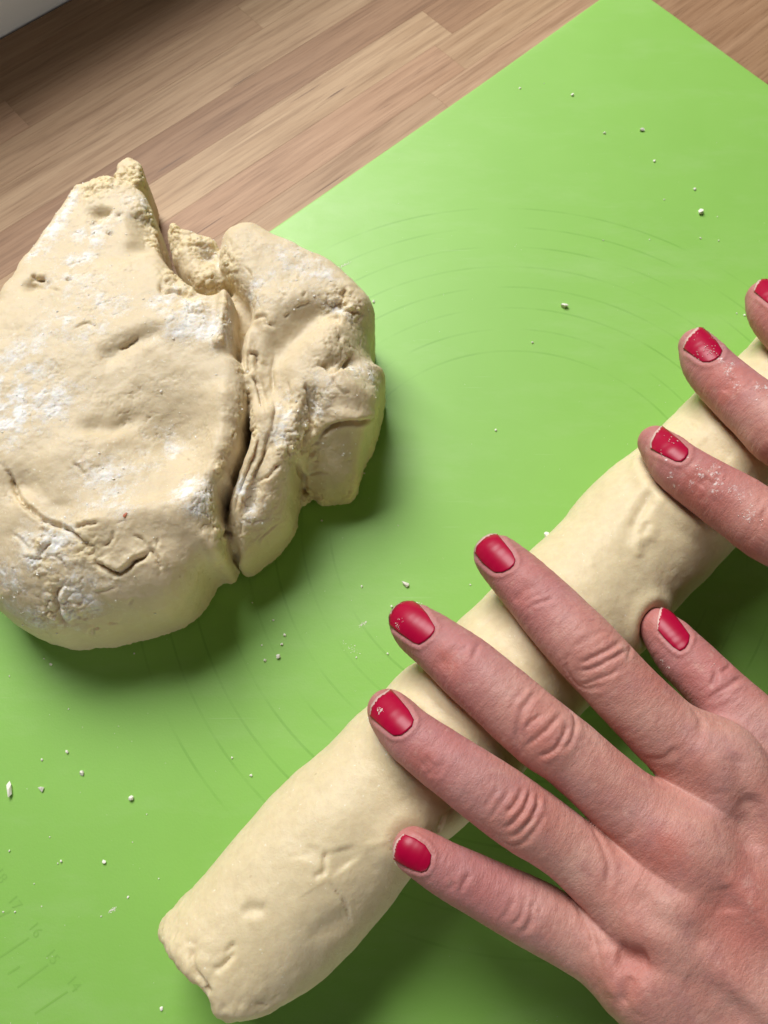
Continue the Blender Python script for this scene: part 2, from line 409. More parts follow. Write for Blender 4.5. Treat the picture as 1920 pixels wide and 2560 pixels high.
def shell(Pt, Pb):
    """closed thin shell from two (n,m,3) grids"""
    n, m = Pt.shape[:2]; V = np.vstack([Pt.reshape(-1, 3), Pb.reshape(-1, 3)]); I = np.arange(n*m).reshape(n, m); J = I+n*m
    T = np.c_[I[:-1, :-1].ravel(), I[1:, :-1].ravel(), I[1:, 1:].ravel(), I[:-1, 1:].ravel()]
    B = np.c_[J[:-1, :-1].ravel(), J[:-1, 1:].ravel(), J[1:, 1:].ravel(), J[1:, :-1].ravel()]
    ring = np.r_[I[:-1, 0], I[-1, :-1], I[:0:-1, -1], I[0, :0:-1]]; nx = np.roll(ring, -1)
    Sd = np.c_[ring, ring+n*m, nx+n*m, nx]
    return V, np.vstack([T, B, Sd])
Pt = np.stack([X, Y, Z], -1); Pb = np.stack([X, Y, np.maximum(Z-.85, .03)], -1)
V, Q = shell(Pt, Pb)
if np.cross(V[Q[0, 1]]-V[Q[0, 0]], V[Q[0, 2]]-V[Q[0, 0]])[2] < 0: Q = Q[:, ::-1]
gm = make_mesh('baking_mat', V, Q, M_MAT); tag(gm, 'lime green silicone baking mat lying on the wooden worktop', 'baking mat')
def mat_z(x, y):
    d = np.stack([x-mc[0], y-mc[1]], -1); return mat_h(d@ev, d@en)
# ruler marks and figures printed near the lower left edge
left_dir = en
def mark(uv0, uv1, wd):
    a, b = W(*uv0, .9), W(*uv1, .9); e = (b-a)[:2]; e /= np.linalg.norm(e); s = np.array([-e[1], e[0]])*wd/2
    c = [a[:2]-s, b[:2]-s, b[:2]+s, a[:2]+s]
    make_mesh('ruler_mark', [(x, y, mat_z(x, y)+.05) for x, y in c], [(0, 1, 2, 3)], M_INK, gm, smooth=False)
zc = crop(0, 2100, .2411)
for a, b in (((0, 1215), (300, 1015)), ((180, 1530), (500, 1290)), ((80, 1390), (205, 1310)), ((360, 1800), (700, 1570)), ((0, 790), (110, 735))):
    p = zc([a, b]); mark(p[0], p[1], .55)
def text(s, uv, size, ang, mirror=False):
    cu = bpy.data.curves.new('ruler_figure', 'FONT'); cu.body = s; cu.size = size; cu.align_x = 'CENTER'; cu.align_y = 'CENTER'
    o = bpy.data.objects.new('t', cu); COL.objects.link(o); dg = bpy.context.evaluated_depsgraph_get()
    me = bpy.data.meshes.new_from_object(o.evaluated_get(dg)); bpy.data.objects.remove(o)
    p = W(*uv, .9); r = bpy.data.objects.new('ruler_figure', me); COL.objects.link(r); me.materials.append(M_INK); r.parent = gm
    r.location = (p[0]/1000, p[1]/1000, (mat_z(p[0], p[1])+.06)/1000); r.rotation_euler = (0, 0, ang)
adir = math.atan2(*(-(en))[::-1])
for s, q in (('18', (0, 370)), ('17', (150, 650)), ('16', (365, 930)), ('15', (540, 1210)), ('14', (760, 1490))):
    text(s, zc([q])[0], .0043, math.atan2(ev[1], ev[0])+math.pi/2)

# ---------------------------------------------------------------- smooth dough roll
RA = np.array([-48.2, -46.6]); RB = np.array([186., 175.]); rax = (RB-RA)/np.linalg.norm(RB-RA); rn = np.array([-rax[1], rax[0]]); RL = np.linalg.norm(RB-RA)
def rtrace(uvs, z=38): return WW(uvs, z)
R_R = 22.4
def roll_f(p):
    s = (p[:, :2]-RA)@rax; d = (p[:, :2]-RA)@rn-2.7*np.exp(-((s-62)/36)**2)-1.7*np.exp(-((s-184)/32)**2); z = p[:, 2]
    rr = R_R+1.1*np.exp(-((s-186)/30)**2)+.5*np.sin(s*.055+.6)+.45*np.sin(s*.13+2)+.75*np.cos((s-97)*.273)*np.exp(-((s-108)/28)**2)-2.4*np.exp(-np.maximum(s, 0)/28)
    rd = np.sqrt(d*d+((z-R_R+.4)*1.03)**2)-rr
    f = smax(rd, -s+.9*np.sin(d*.2+1)+.10*(z-22)+1.8*np.exp(-((d+2)/5)**2)+.075*np.maximum(-d-4, 0)**2, 4.0)
    f = smax(f, s-RL, 8)
    return smax(f, 1.0-z, 5)
V, Q = band_mesh(roll_f, (-78, -78, -1), (190, 205, 50), .6)
N = vnormals(V, Q)
disp = .7*fbm(V, 19, 3, 11)+.16*fbm(V, 4.5, 3, 12)+.05*fbm(V, 1.6, 2, 13)
def crease(V, N, lines, lip=.15, base_f=None, step=.55, ragged=.35, gain=1.):
    """relief along polylines traced on the surface: a cut, a slight lip, and one side standing a little higher"""
    out = np.zeros(len(V)); idx = np.where((N*(CAM-V)).sum(1) > -20)[0]; Vf = V[idx].astype(np.float32)
    for (ln, a_, w_), P in zip([(l, a*gain, w) for l, a, w in lines], traces(base_f, [l[0] for l in lines])):
        P = spline(P, 5) if len(P) > 2 else spline(np.array([P[0], P.mean(0), P[-1]]), 5)
        if ragged: P = P+ragged*np.stack([pn(P*.9+7*i, 90+i) for i in range(3)], 1)
        r = max(6*w_, 7 if step else 0)+1
        m = idx[((Vf > P.min(0)-r) & (Vf < P.max(0)+r)).all(1)]
        if not len(m): continue
        d, s = line_d(V[m], P); tp = np.clip(np.minimum(s, 1-s)*6, .12, 1)
        if ragged: d = d*(1+.35*pn(V[m]*.8, 94)); tp = tp*(1+.5*pn(V[m]*.35, 95))
        o = -a_*tp*np.exp(-(d/w_)**2)+lip*a_*tp*np.exp(-((d-2.3*w_)/(1.3*w_))**2)
        if step:
            T = np.gradient(P, axis=0); T /= np.linalg.norm(T, axis=1)[:, None]; ii = np.clip((s*(len(P)-1)).round().astype(int), 0, len(P)-1)
            sg = (np.cross(T[ii], V[m]-P[ii])*N[m]).sum(1)
            o += step*a_*tp*np.exp(-d/2.6)*sstep(-.1, .25, sg/np.maximum(d, .3))
        out[m] += o
    return out
cr = crease(V, N, [
    (R5([(350, 690), (335, 760), (345, 860), (400, 950), (460, 1000)]), 1.4, .7),
    (R5([(690, 655), (650, 700), (600, 750)]), 1.0, .7), (R5([(690, 730), (620, 810), (560, 870), (500, 850)]), 1.2, .6),
    (R5([(150, 640), (210, 560)]), .6, .5), (R5([(280, 650), (370, 660)]), .4, .4), (R5([(730, 830), (790, 890), (840, 920)]), .35, .5),
    (R5([(860, 1150), (980, 1170)]), .5, .5), (R5([(440, 1010), (480, 1080)]), 1.0, .9),
    (R6([(575, 560), (570, 620), (568, 700), (580, 770)]), 1.0, .55), (R6([(570, 745), (510, 750), (490, 790)]), .7, .6),
    (R6([(590, 780), (640, 850), (700, 930), (740, 990), (770, 1070), (785, 1160)]), .5, .4),
    (R6([(1560, 260), (1530, 320), (1500, 400)]), .8, .6), (R6([(1590, 240), (1650, 180)]), .5, .5),
], .0, roll_f, .22, .3)
soft = crease(V, N, [
    (R5([(740, 430), (790, 385), (860, 375), (950, 390)]), .8, 1.4), (R6([(700, 520), (720, 620), (760, 700)]), .9, 4.0), (R6([(480, 500), (440, 640)]), .4, 2.5),
    (cF([(480, 930), (380, 1080), (300, 1230), (250, 1380)]), .9, 1.5), (cF([(430, 1250), (340, 1420)]), .7, 1.2), (cF([(420, 1350), (300, 1500), (330, 1650)]), -.6, 1.8),
    (cF([(950, 420), (1100, 500), (1300, 620)]), .5, 3), (R5([(1650, 420), (1450, 520), (1300, 640)]), .5, 3),
    (cA([(850, 700), (960, 780)]), .5, 3), (cF([(820, 290), (900, 250)]), .4, 2.5)], .3, roll_f, 0, 0)
endk = 1-sstep(0, 26, (V[:, :2]-RA)@rax)
disp += cr+soft+endk*(.8*fbm(V, 6, 4, 31)+.34*fbm(V, 1.7, 3, 32))
rollV, rollQ, rollN, rolld = V, Q, N, disp

# ---------------------------------------------------------------- craggy dough lump
def poly(parts):
    return np.vstack([WW(p, z) for p, z in parts])
SA = poly([(L3([(1290, 640), (1250, 460), (1190, 370), (1130, 330), (920, 230), (760, 300), (650, 320), (560, 440), (420, 660), (320, 850), (215, 960), (180, 1120), (100, 1200), (65, 1320), (50, 1400), (0, 1560)]), 28),
           ([(-60, 960), (-100, 1150), (-90, 1350), (-40, 1460)], 16),
           (L4([(0, 1230), (100, 1340), (200, 1430), (330, 1500), (450, 1545), (600, 1565), (750, 1545), (960, 1535), (1100, 1500), (1300, 1440), (1500, 1370), (1640, 1270)]), 11),
           (L2([(180, 1500)]), 14), (L2([(270, 1430), (280, 1280), (240, 1220)]), 26),
           (L2([(200, 1130), (170, 1000), (160, 880), (190, 710), (262, 650), (250, 580), (310, 450), (350, 380), (375, 200), (390, 100), (404, 0)]), 42),
           (L1([(318, 1500), (335, 1280), (300, 1060), (235, 1030), (240, 900), (245, 700), (250, 520)]), 44),
           (L1([(190, 590), (90, 620), (0, 600)]), 36), (L3([(1560, 1130), (1480, 1060), (1390, 950), (1330, 870), (1280, 780)]), 34)])
SB = poly([(L1([(215, 490), (190, 400), (235, 215), (330, 155), (430, 135), (490, 142), (600, 200), (750, 270), (900, 350), (1000, 380), (1120, 450), (1210, 530), (1300, 610), (1400, 690), (1445, 800), (1438, 880), (1400, 950), (1405, 1080), (1450, 1150), (1540, 1200), (1520, 1280), (1480, 1420), (1440, 1560)]), 26),
           (L2([(1390, 240), (1250, 240), (1120, 280), (1050, 370), (1000, 420), (960, 440), (930, 540), (885, 590)]), 28),
           (L2([(880, 700), (920, 740), (890, 830), (870, 960), (858, 1050), (838, 1140), (740, 1270), (600, 1390), (500, 1480), (430, 1503), (380, 1460), (285, 1440)]), 9),
           (L2([(290, 1240), (280, 1150), (215, 1080), (195, 950), (215, 850), (255, 720), (325, 640), (412, 470), (462, 330), (468, 140), (445, 0)]), 41),
           (L1([(400, 1420), (360, 1270), (332, 1200), (314, 1050), (314, 960), (342, 870), (362, 800), (412, 630), (392, 560), (350, 490)]), 42)])
SC = poly([(L3([(1410, 760), (1425, 640), (1470, 625), (1520, 680), (1600, 700), (1659, 725)]), 27), (L1([(20, 105), (95, 115), (138, 190), (150, 280), (170, 380), (200, 520), (120, 575), (0, 560)]), 30), (L3([(1590, 1100), (1500, 1000), (1430, 900)]), 30)])
SD = poly([(L1([(130, 280), (250, 200), (330, 330), (320, 440), (230, 520), (130, 470)]), 28)])
SE = poly([(L2([(1030, 420), (1110, 320), (1250, 250), (1420, 235), (1500, 190), (1540, 270)]), 14), (L2([(1450, 540), (1420, 600), (1380, 730), (1335, 860), (1210, 890), (1090, 908), (990, 850), (940, 770), (880, 600), (950, 520)]), 8)])
SF = poly([(L2([(1510, 170), (1545, 130), (1585, 175), (1550, 250), (1510, 460), (1455, 525), (1400, 560), (1380, 300)]), 7)])
SG = poly([(L2([(860, 820), (950, 840), (992, 890), (960, 920), (860, 965)]), 4)])
SP = poly([(L3([(960, 290), (990, 160), (1045, 70), (1125, 70), (1175, 160), (1190, 275), (1100, 340)]), 26)])
lo = np.array([-190., -18., 0.]); hi = np.array([8., 246., 54.]); h = .43
gx, gy, gz = [np.arange(lo[i], hi[i], h) for i in range(3)]
GX, GY = np.meshgrid(gx, gy, indexing='ij'); G2 = np.c_[GX.ravel(), GY.ravel()]
def relief(items, z):
    r = np.zeros(len(G2))
    for pts, amp, sg in items:
        P = WW(pts, z)[:, :2]
        d = np.linalg.norm(G2-P[0], axis=1) if len(P) == 1 else line_d(G2, P)[0]
        r += amp*np.exp(-(d/sg)**2)
    return r.reshape(GX.shape)
wob = (1.1*fbm(np.c_[G2, np.zeros(len(G2))], 9, 3, 21)+.35*fbm(np.c_[G2, np.zeros(len(G2))], 2.2, 3, 22)).reshape(GX.shape)
tong = W(250, 480, 34)[:2]; cen = W(300, 1050, 42)[:2]; tv = (tong-cen); tl = np.linalg.norm(tv); tpar = (((G2-cen)@tv)/tl/tl).reshape(GX.shape)
HA = 43-9*sstep(.25, 1.0, tpar)+relief([
    ([(420, 1085)], -7.5, 14), ([(300, 1000), (420, 1000)], -1.5, 16), (c3([(455, 872), (520, 835), (640, 790)]), -2.6, 3.2), (c3([(520, 800), (700, 730)]), 1.4, 6),
    (c4([(370, 185), (450, 185), (520, 135)]), -2.0, 3.0), (c4([(360, 215), (470, 215)]), 1.1, 3.0), (c4([(930, 60), (890, 330), (830, 470)]), 3.0, 5), (c4([(800, 520), (600, 545), (400, 590)]), 3.2, 6),
    (L3([(1130, 430), (1140, 560), (1150, 660)]), -4.5, 5.0), (L3([(1000, 400), (1050, 620)]), 1.0, 4), (L3([(860, 760), (960, 760)]), -1.3, 5), (L3([(760, 380)]), -3.5, 2.4), (L3([(830, 370)]), -2.5, 1.6), (L3([(750, 455)]), -2, 1.5), (L3([(925, 405)]), -1.8, 1.4), (L3([(240, 1050)]), -3.5, 3),
    (L3([(360, 1055)]), -1.5, 1.5), (L3([(1400, 1050), (1560, 1180)]), -2.5, 3), (c4([(60, 420)]), -3, 5), (c4([(100, 250), (300, 300)]), 1.0, 9), (c4([(120, 440), (250, 520)]), -1.2, 4)], 42)+relief([(L1([(222, 520), (205, 700), (195, 900), (165, 1020)]), 3.0, 1.8), (L1([(120, 640), (90, 900)]), -1.5, 3)], 40)+.6*wob
HB = 41+relief([
    (L1([(950, 730), (820, 880), (660, 1010), (570, 1150), (600, 1400)]), -5.5, 5.5), (L1([(370, 850), (390, 1200), (460, 1560)]), 1.6, 2.6), (L1([(470, 860), (440, 1150)]), -1.2, 2), (L1([(420, 590), (640, 640), (880, 640)]), 1.6, 5), (L1([(1150, 900), (1050, 1000)]), 3.2, 8),
    (L1([(1190, 620), (1100, 700), (1120, 780)]), -2.0, 2.6), (L1([(1090, 1170), (1180, 1140), (1250, 1090)]), -3.2, 2.4), (L1([(1200, 1320)]), 2.0, 8), (L1([(930, 1380), (940, 1600)]), -3.5, 2.4), (L2([(985, 60), (950, 200), (930, 380), (900, 500)]), -4.0, 2.6),
    (L2([(800, 60), (700, 260), (560, 600), (480, 820)]), -1.8, 3), (L2([(650, 60), (620, 280)]), 1.6, 3), (L2([(520, 400), (380, 680), (300, 900)]), 1.4, 2.6), (L2([(620, 420), (520, 640), (420, 880)]), -2.2, 2.4), (L2([(330, 850), (350, 1020), (380, 1180)]), 1.8, 2.2), (L2([(850, 500), (820, 420)]), 1.6, 3)], 40)+.6*wob
pB = W(*L2([(650, 1000)])[0], 36)[:2]; qB = W(*L2([(700, 300)])[0], 38)[:2]
HB -= 9*sstep(0.15, 1.35, (((G2-qB)@(pB-qB))/((pB-qB)@(pB-qB))).reshape(GX.shape))
pR = W(*L1([(1480, 1100)])[0], 30)[:2]; HB -= 7*np.exp(-(((GX-pR[0])**2+(GY-pR[1])**2)/14.**2))
HC = 34+1.2*wob+relief([(L1([(60, 290)]), -4.5, 3.5), (L3([(1460, 680)]), 2, 3)], 30); HD = 32+1.5*wob; eA, eB = W(*L2([(1250, 290)])[0], 32)[:2], W(*L2([(1190, 860)])[0], 12)[:2]; HE = 36-21*np.clip((((G2-eA)@(eB-eA))/((eB-eA)@(eB-eA))).reshape(GX.shape), -.1, 1.1)+.8*wob; HF = 11+wob; HG = 7+wob; HP = 29+2*wob
belly = W(180, 1500, 20)[:2]
kA = 7+27*sstep(70, 20, np.sqrt((GX-belly[0]-10)**2+(GY-belly[1])**2)*.8)
F = np.full((len(gx), len(gy), len(gz)), 9., np.float32)
def chaikin(S, n=2):
    S = S[:, :2]
    for _ in range(n): T = np.roll(S, -1, 0); S = np.stack([.78*S+.22*T, .22*S+.78*T], 1).reshape(-1, 2)
    return S
def part(S, Hh, k, w=1.0, blend=.8):
    S = chaikin(S)
    i0, i1 = np.searchsorted(gx, [S[:, 0].min()-7, S[:, 0].max()+7]); j0, j1 = np.searchsorted(gy, [S[:, 1].min()-7, S[:, 1].max()+7]); sl = (slice(i0, i1), slice(j0, j1))
    d2 = seg_d2(GX[sl], GY[sl], S[:, :2])-.5*wob[sl]*w-.45
    a = d2[:, :, None].astype(np.float32); b = (gz[None, None, :]-Hh[sl][:, :, None]).astype(np.float32)
    F[sl] = smin(F[sl], smax(a, b, k if np.isscalar(k) else k[sl][:, :, None].astype(np.float32)), blend)
crv = WW(L2([(270, 1280), (170, 1000), (160, 880), (250, 600), (350, 380), (400, 0)])+L1([(345, 1280), (260, 1030), (270, 520)]), 40)[:, :2]
kA = np.minimum(kA, 9+.6*line_d(G2, crv)[0].reshape(GX.shape))
part(SA, HA, kA)
kB = 11+9*sstep(.2, 1.2, (((G2-qB)@(pB-qB))/((pB-qB)@(pB-qB))).reshape(GX.shape))
kB = np.maximum(kB, 16*sstep(30, 12, np.sqrt((GX-pR[0])**2+(GY-pR[1])**2)))
part(SB, HB, kB); part(SC, HC, 8, 1.2); part(SD, HD, 4, 1.5); part(SE, HE, 10, 2.2, 2.0); part(SF, HF, 4, 1.5); part(SG, HG, 3, 1.5); part(SP, HP, 2.5, 1.2)
# the two halves stay joined low down in the fold
foldp = WW(L2([(230, 1000), (250, 750), (400, 300), (430, 50)])+L1([(370, 1350), (340, 1000), (370, 700)]), 34)[:, :2]
df = line_d(G2, foldp)[0].reshape(GX.shape)
flp = WW(L1([(300, 560), (310, 700), (300, 860), (300, 960)]), 36)[:, :2]; dfl = line_d(G2, flp)[0].reshape(GX.shape)
fz = 29-.15*np.clip(((G2-flp[0])@(flp[-1]-flp[0])/np.linalg.norm(flp[-1]-flp[0])).reshape(GX.shape), 0, 40)
F = smin(F, smax((dfl-6)[:, :, None].astype(np.float32), (gz[None, None]-fz[:, :, None]).astype(np.float32), 5), 2.0)
F = smin(F, smax((df-9)[:, :, None].astype(np.float32), (gz[None, None]-11).astype(np.float32), 5), 2.0)
F = smax(F, (1.0-gz)[None, None, :].astype(np.float32), 3.5)
def soft(F, st):
    for ax in range(3):
        G = np.pad(F, [(2*st, 2*st) if a == ax else (0, 0) for a in range(3)], mode='edge'); n = F.shape[ax]
        F = sum(w*np.take(G, np.arange(n)+o*st, axis=ax) for o, w in ((0, .0625), (1, .25), (2, .375), (3, .25), (4, .0625))).astype(np.float32)
    return F
F = soft(F, 1); F = soft(F, 1)
F[0] = F[-1] = 1; F[:, 0] = F[:, -1] = 1; F[:, :, 0] = F[:, :, -1] = 1
FL = F
def lump_f(p):
    q = (p-lo)/h; q0 = np.clip(np.floor(q).astype(int), 0, np.array(FL.shape)-2); t = np.clip(q-q0, 0, 1); r = 0
    for i in (0, 1):
        for j in (0, 1):
            for k in (0, 1):
                w = (t[:, 0] if i else 1-t[:, 0])*(t[:, 1] if j else 1-t[:, 1])*(t[:, 2] if k else 1-t[:, 2])
                r = r+w*FL[q0[:, 0]+i, q0[:, 1]+j, q0[:, 2]+k]
    out = np.maximum(np.maximum(lo-p, p-hi), 0).max(1)
    return np.where(out > .5, np.maximum(out, 2), np.clip(r, -3, 3)*.6)
V, Q = surface_nets(F, lo, h); N = vnormals(V, Q)
for _ in range(2):                                               # soften the normals used for relief
    A = np.zeros_like(N)
    for k in range(4):
        for a in range(3): A[:, a] += np.bincount(Q[:, k], N[Q].mean(1)[:, a], len(V))
    N = A/(np.linalg.norm(A, axis=1)[:, None]+1e-9)
cr = crease(V, N, [
    (L4([(0, 60), (80, 150), (115, 210), (150, 320), (210, 410), (280, 460), (330, 510), (400, 545), (480, 570), (560, 605), (620, 650), (680, 710), (740, 760), (790, 800)]), 1.5, .65),
    (L4([(790, 830), (800, 880), (860, 920), (930, 960), (1000, 965), (1060, 930), (1110, 870), (1180, 840), (1240, 780)]), 1.9, .75),
    (L4([(620, 600), (700, 570), (830, 545)]), .8, .6), (L4([(1240, 770), (1290, 820), (1320, 890), (1345, 950)]), 1.2, .65), (L4([(1320, 690), (1300, 760)]), .5, .5),
    (L4([(490, 1070), (465, 1180), (480, 1250), (500, 1330), (545, 1400)]), 1.8, .75), (L4([(760, 1490), (765, 1440), (830, 1420)]), .9, .6), (L4([(900, 1380), (980, 1390)]), .6, .6),
    (L4([(620, 50), (660, 100), (700, 150)]), .7, .5), (L4([(300, 880), (340, 790), (400, 720)]), .7, .8), (L4([(360, 590), (380, 640)]), .5, .5), (L4([(940, 600), (930, 690), (860, 760)]), .6, .6), (L4([(1100, 650), (1180, 690), (1220, 750)]), .5, .5),
    (L4([(930, 980), (935, 1050)]), .4, .5), (L4([(780, 1130), (860, 1120), (960, 1080)]), .35, .5),
    (L3([(1340, 1090), (1360, 1160), (1480, 1170), (1560, 1200)]), 1.5, .9), (L3([(1560, 1270), (1600, 1330)]), 1, .7), (L3([(540, 1050), (600, 1050)]), .7, .7), (L3([(880, 660), (930, 690)]), .7, .7), (L3([(280, 1010), (300, 1060), (380, 1060)]), 1.3, .8),
    (L3([(980, 1640), (1070, 1590), (1160, 1530)]), .9, .8),
    (L1([(370, 350), (420, 410), (435, 500)]), .5, .4), (L1([(440, 800), (530, 760), (560, 820), (630, 850)]), .8, .7), (L1([(700, 770), (740, 740)]), .5, .5), (L1([(790, 690), (920, 650)]), .4, .5),
    (L1([(1090, 690), (1150, 660), (1190, 720), (1340, 730)]), 1.1, .8), (L1([(1200, 540), (1190, 640)]), .9, .7), (L1([(1090, 790), (1140, 770), (1160, 830)]), .6, .6), (L1([(1160, 930), (1170, 980)]), .7, .7), (L1([(1030, 980), (1060, 1000)]), .6, .6),
    (L1([(950, 1170), (1040, 1180), (1120, 1225), (1200, 1170), (1260, 1090)]), 1.6, .75), (L1([(1110, 1260), (1120, 1330), (1200, 1410)]), .6, .6), (L1([(400, 1070), (405, 1210), (350, 1240)]), 1.0, .7),
    (L1([(600, 1200), (620, 1400)]), .6, .9), (L1([(730, 1300), (740, 1600)]), .7, .9),
    (L2([(480, 335), (555, 320)]), 1.1, .6), (L2([(1030, 410), (1110, 310), (1250, 255), (1400, 250), (1520, 190)]), 1.6, .8), (L2([(870, 590), (890, 660), (930, 700), (940, 770)]), 1.8, .8), (L2([(900, 530), (920, 400), (960, 300)]), 1.2, .9), (L2([(960, 540), (1000, 500)]), 1, .7),
    (L2([(520, 1260), (660, 1130), (800, 1010)]), .45, .5), (L2([(410, 1080), (400, 1200)]), .9, .7), (L2([(800, 390), (880, 370)]), .9, .6), (L2([(680, 610), (720, 610)]), .6, .5), (L2([(960, 680), (1060, 660), (1130, 680)]), .4, .5), (L2([(250, 1190), (290, 1160), (330, 1190)]), 1, .8),
    (L1([(395, 1250), (470, 1310), (520, 1480), (560, 1620)]), 1.1, .6), (L2([(560, 340), (545, 480), (475, 640), (420, 760), (370, 900), (350, 1050)]), 1.2, .65), (L2([(640, 330), (600, 520), (530, 660), (505, 750)]), .9, .6), (L2([(690, 60), (690, 200), (640, 400)]), .5, .6),
    (L1([(410, 1060), (470, 1090), (480, 1170)]), .8, .6), (L1([(620, 1080), (600, 1300), (620, 1500)]), .5, .6), (L2([(740, 600), (690, 640), (640, 700), (560, 740)]), .7, .6), (L2([(850, 420), (800, 470), (830, 530)]), .8, .6), (L1([(880, 1300), (900, 1450), (930, 1600)]), 1.2, .8), (L1([(640, 560), (720, 600)]), .35, .5), (L1([(850, 600), (880, 560)]), .4, .5),
    (L4([(100, 640), (180, 700), (240, 780)]), .5, .5), (L4([(430, 800), (520, 880), (560, 960)]), .45, .5), (L4([(1060, 1230), (1100, 1180)]), .35, .5), (L4([(590, 1250), (640, 1330)]), .7, .6), (L4([(420, 1180), (380, 1260)]), .6, .6), (c3([(120, 560), (180, 600), (260, 610)]), .5, .6), (c3([(300, 770), (360, 740), (400, 760)]), .4, .5),
], .1, lump_f, .5, .5, 1.35)
# torn, crumbly zones and flour
def zone(pts, sg, z=36):
    P = trace(lump_f, pts); r = np.zeros(len(V))
    for p in P: r = np.maximum(r, np.exp(-((V-p)**2).sum(1)/sg**2))
    return r.astype(np.float32)
torn = np.maximum.reduce([zone(L3([(1080, 160), (1130, 230), (1000, 230), (900, 220), (760, 290)]), 7), zone(L3([(1230, 520), (1280, 640), (1290, 760), (1390, 900), (1450, 1030), (1540, 1150), (1600, 1280)]), 5), zone(L3([(1470, 660), (1600, 760)])+L1([(60, 150), (200, 330), (220, 430), (60, 500), (130, 560)]), 7),
                          zone(L1([(1150, 620), (1200, 700), (1120, 740), (1270, 720)]), 5), zone(L2([(960, 300), (900, 450), (850, 430), (1000, 480), (820, 380), (930, 120)]), 5), zone(L2([(1540, 180), (1510, 400), (1380, 720), (1300, 860), (1090, 900), (980, 840), (930, 880)]), 4),
                          zone(L4([(400, 760), (350, 860), (480, 1180), (560, 1250), (430, 1320), (700, 770), (520, 1130)]), 5), zone(L2([(240, 640), (170, 930), (200, 1120), (260, 1240), (270, 1400)]), 3.2), zone(L2([(395, 60), (380, 200), (350, 350), (300, 470), (262, 600), (230, 680)]), 2.0), zone(L1([(235, 520), (215, 640), (205, 800), (180, 960)]), 2.2), zone(L1([(330, 900), (320, 1050), (340, 1220), (380, 1400)])+L2([(500, 200), (530, 330), (430, 470), (330, 640)]), 2.2), zone(L3([(1075, 150)]), 5)])
torn = np.clip(torn*(.75+.8*fbm(V, 5, 2, 40)), 0, 1)
wj = V+.5*np.stack([fbm(V, 1.6, 2, 64+i) for i in range(3)], 1); wl = worley(wj, 2.5, 3); wl2 = worley(wj, 1.2, 5)
fl = np.zeros(len(V))
for pts, sg, a in ((c3([(380, 370)]), 5, 1), (c3([(330, 480)]), 4, 1), (L3([(620, 350), (590, 400), (540, 480), (500, 550), (450, 620), (400, 700), (350, 790), (300, 860)]), 2.6, 1.0), (c3([(350, 620), (300, 570)]), 9, .55), (c3([(100, 900), (40, 960)]), 10, .7), (c3([(300, 760), (420, 700)]), 9, .6), (c3([(800, 700), (760, 740), (860, 770)]), 7, .85), (c3([(1150, 560), (1080, 600), (1200, 480), (1300, 540)]), 7, .6),
                   (c4([(40, 90), (60, 130), (20, 140)]), 8, 1.15), (c4([(220, 80), (160, 40)]), 7, .8), (c4([(820, 470), (780, 440)]), 5, 1.0), (c4([(480, 440), (430, 380)]), 8, .6), (c4([(650, 300), (690, 270)]), 7, .5), (c4([(170, 640), (170, 720), (230, 660)]), 6, .7), (c4([(250, 870), (270, 960), (330, 900)]), 6, .6), (c4([(1200, 120), (1180, 210)]), 4, .8),
                   (c4([(1000, 430), (1030, 530)]), 3, .9), (c4([(60, 850), (120, 950)]), 9, .55), (c3([(700, 640), (740, 690)]), 6, .8), (L1([(1150, 700), (1010, 1380), (1300, 1230), (1410, 1260)]), 5, .6), (L2([(1100, 100), (1040, 150), (780, 120), (440, 1000)]), 4, .7), (c3([(900, 470), (450, 310), (560, 250)]), 5, .5)):
    P = trace(lump_f, pts)
    for p in P: fl = np.maximum(fl, a*np.exp(-((V-p)**2).sum(1)/(1.35*sg)**2))
fl = fl*(.55+1.0*fbm(V, 5, 4, 50, .65))+.26*np.clip(fbm(V, 11, 3, 55)+.25, 0, 1)+.35*np.clip(fbm(V, 1.6, 2, 56)-.35, 0, 1)*2
fl = np.clip(fl*1.3, 0, 1.2)*sstep(-.15, .35, N[:, 2])
disp = .45*fbm(V, 10, 2, 60)+.06*fbm(V, 2.4, 3, 61)+cr+torn*(1.75*np.sqrt(np.maximum(.46-wl*wl, 0))+.85*np.sqrt(np.maximum(.42-wl2*wl2, 0))-.75+.6*fbm(V, 4, 2, 62))
disp += sstep(.5, 1., fl)*(.16*(.6-wl2)+.06)
zB = np.exp(-((V[:, :2]-pB)**2).sum(1)/26**2)+np.exp(-((V[:, :2]-pR)**2).sum(1)/18**2)
dry = np.clip(.9*fl+.8*torn+.55*zB+.55*sstep(.05, .45, fbm(V, 15, 2, 71)), 0, 1)
disp -= .42*dry*np.exp(-(fbm(V, 5.5, 3, 70)/.045)**2)+.22*dry*np.exp(-(fbm(V, 2.6, 2, 73)/.06)**2)
disp += .20*dry*fbm(V, 3.0, 3, 72)
rim = np.clip(np.exp(-((V[:, 2]-2.5)/2.5)**2), 0, 1); disp += rim*(.5*fbm(V, 2.2, 3, 74)+.5*(.6-wl2))
flk = sstep(.52, .68, fbm(V, 3.0, 2, 63)+.5)*.07; disp += flk*sstep(0, .5, N[:, 2])
V2 = V+N*disp[:, None]; V2[:, 2] = np.maximum(V2[:, 2], .95)
lump = make_mesh('dough_lump', V2, Q, M_LUMP, attrs={'flour': fl, 'torn': torn})
LV, LN, LF_ = V2, N, np.clip(fl+.5*torn, 0, 1.2)*(N[:, 2] > .2); tag(lump, 'floury torn lump of raw dough with deep folds, half on the green mat', 'dough')

